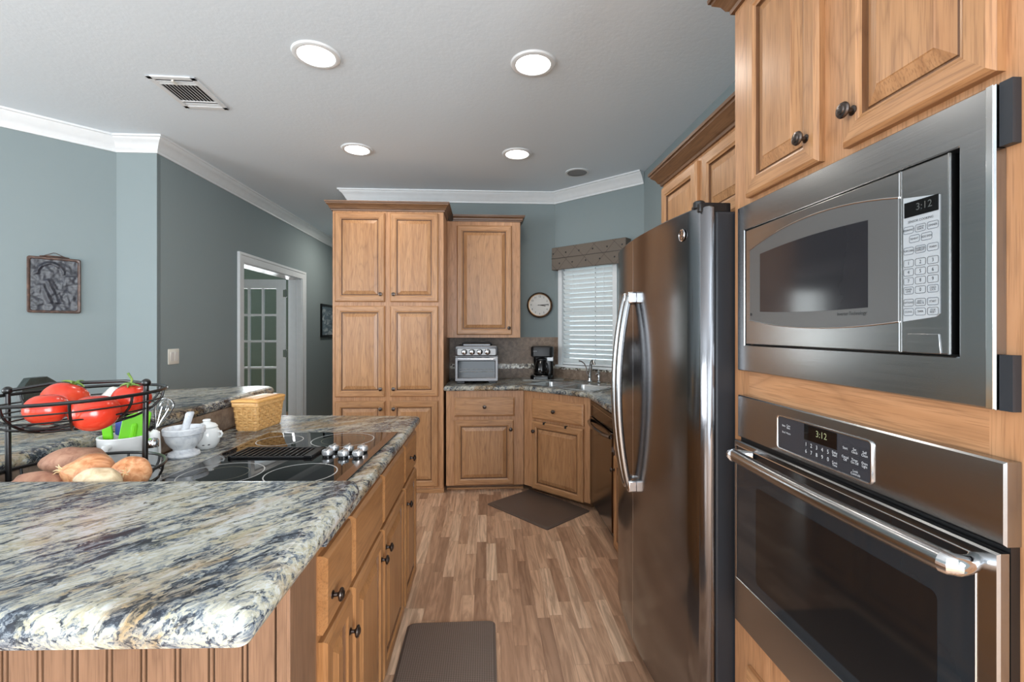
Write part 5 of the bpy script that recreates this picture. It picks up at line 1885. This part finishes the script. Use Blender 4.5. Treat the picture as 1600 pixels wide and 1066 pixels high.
MB().box(-hw + 0.005, hw - 0.005, -0.012, -0.001, z0 + 0.005, z1 - 0.005).build('backing', 'black_matte', PL)
b = MB()
b.tube([(-0.065, -0.012, z1), (-0.03, -0.012, z1 + 0.018), (-0.005, -0.008, z1 + 0.031), (0.008, -0.008, z1 + 0.030), (0.035, -0.012, z1 + 0.014), (0.065, -0.012, z1)], 0.0022, 6)
b.tube([(-0.07, -0.014, z1 + 0.002), (-0.03, -0.014, z1 + 0.007), (0.03, -0.014, z1 + 0.007), (0.07, -0.014, z1 + 0.002)], 0.005, 8)
b.build('hanging_wire', 'copper', PL)

SW = thing('light_switch', 'white double rocker light switch on the left wall', 'light switch', (XL, 3.588, 1.192), R(90))
MB().rings([[(x, y, z) for x, z in rrect(-0.060 + d, 0.060 - d, -0.058 + d, 0.058 - d, 0.006)] for y, d in ((0, 0), (-0.004, 0), (-0.006, 0.003))]).build('plate', 'white_plastic', SW)
for x in (-0.023, 0.023):
    MB().rings([[(x + s * 0.017, -0.006 - 0.002 - 0.003 * (1 if z > 0 else -0.4), z) for s, z in ((-1, -0.034), (1, -0.034), (1, 0.034), (-1, 0.034))],
                [(x + s * 0.017, -0.004, z) for s, z in ((-1, -0.034), (1, -0.034), (1, 0.034), (-1, 0.034))]]).build('rocker', 'face_white', SW, bevel=0.001)

HP = thing('framed_picture', 'black framed picture in the hallway left of the pantry', 'picture', (XL, 6.64, 0), R(90))
b = MB()
z0, z1, w = 1.295, 1.775, 0.60
b.rings([[(d, y, z0 + d), (w - d, y, z0 + d), (w - d, y, z1 - d), (d, y, z1 - d)] for y, d in ((-0.001, 0), (-0.022, 0), (-0.024, 0.004), (-0.022, 0.030), (-0.014, 0.034))], cap1=False)
b.build('frame', 'black_gloss', HP)
MB().box(0.03, w - 0.03, -0.014, -0.002, z0 + 0.03, z1 - 0.03).build('print', 'print', HP, smooth=0)

# bar chair behind the raised bar
BC = thing('bar_chair', 'dark green leather bar chair behind the raised bar', 'chair', (-1.865, 2.305, 0), R(93))
MB().rings([[(x, y, z) for x, y in rrect(-0.20 + d, 0.20 - d, -0.20 + d, 0.20 - d, 0.05)] for d, z in ((0.02, 0.66), (0, 0.68), (0, 0.72), (0.015, 0.745), (0.05, 0.752))]).build('seat', 'leather', BC)
rr = []
for k in range(9):
    s = k / 8
    z = 0.80 + 0.365 * s
    y = 0.185 + 0.07 * s
    hw_ = 0.112 - 0.008 * s - (0.06 * max(0, (s - 0.8) / 0.2) ** 3)
    rr.append([(x, y + yy + 0.025 * (1 - (x / 0.17) ** 2), z) for x, yy in [(-hw_, -0.014), (-hw_ * 0.5, -0.024), (0, -0.026), (hw_ * 0.5, -0.024), (hw_, -0.014), (hw_, 0.014), (hw_ * .5, 0.02), (0, 0.02), (-hw_ * .5, 0.02), (-hw_, 0.014)]])
MB().rings(rr).build('backrest', 'leather', BC, smooth=50)
for x in (-0.17, 0.17):
    MB().tube([(x, -0.16, 0.67), (x * 1.15, -0.20, 0.0)], [0.017, 0.013], 10).build('leg', 'dark_wood', BC)
    MB().tube([(x, 0.20, 0.90), (x, 0.185, 0.67), (x * 1.15, 0.23, 0.0)], [0.014, 0.017, 0.013], 10).build('leg', 'dark_wood', BC)
b = MB()
for z in (0.22,):
    b.tube([(-0.185, -0.187, z), (0.185, -0.187, z)], 0.010, 8).tube([(-0.185, 0.215, z), (0.185, 0.215, z)], 0.010, 8)
    b.tube([(-0.185, -0.187, z), (-0.185, 0.215, z)], 0.010, 8).tube([(0.185, -0.187, z), (0.185, 0.215, z)], 0.010, 8)
b.build('footrest', 'dark_wood', BC)
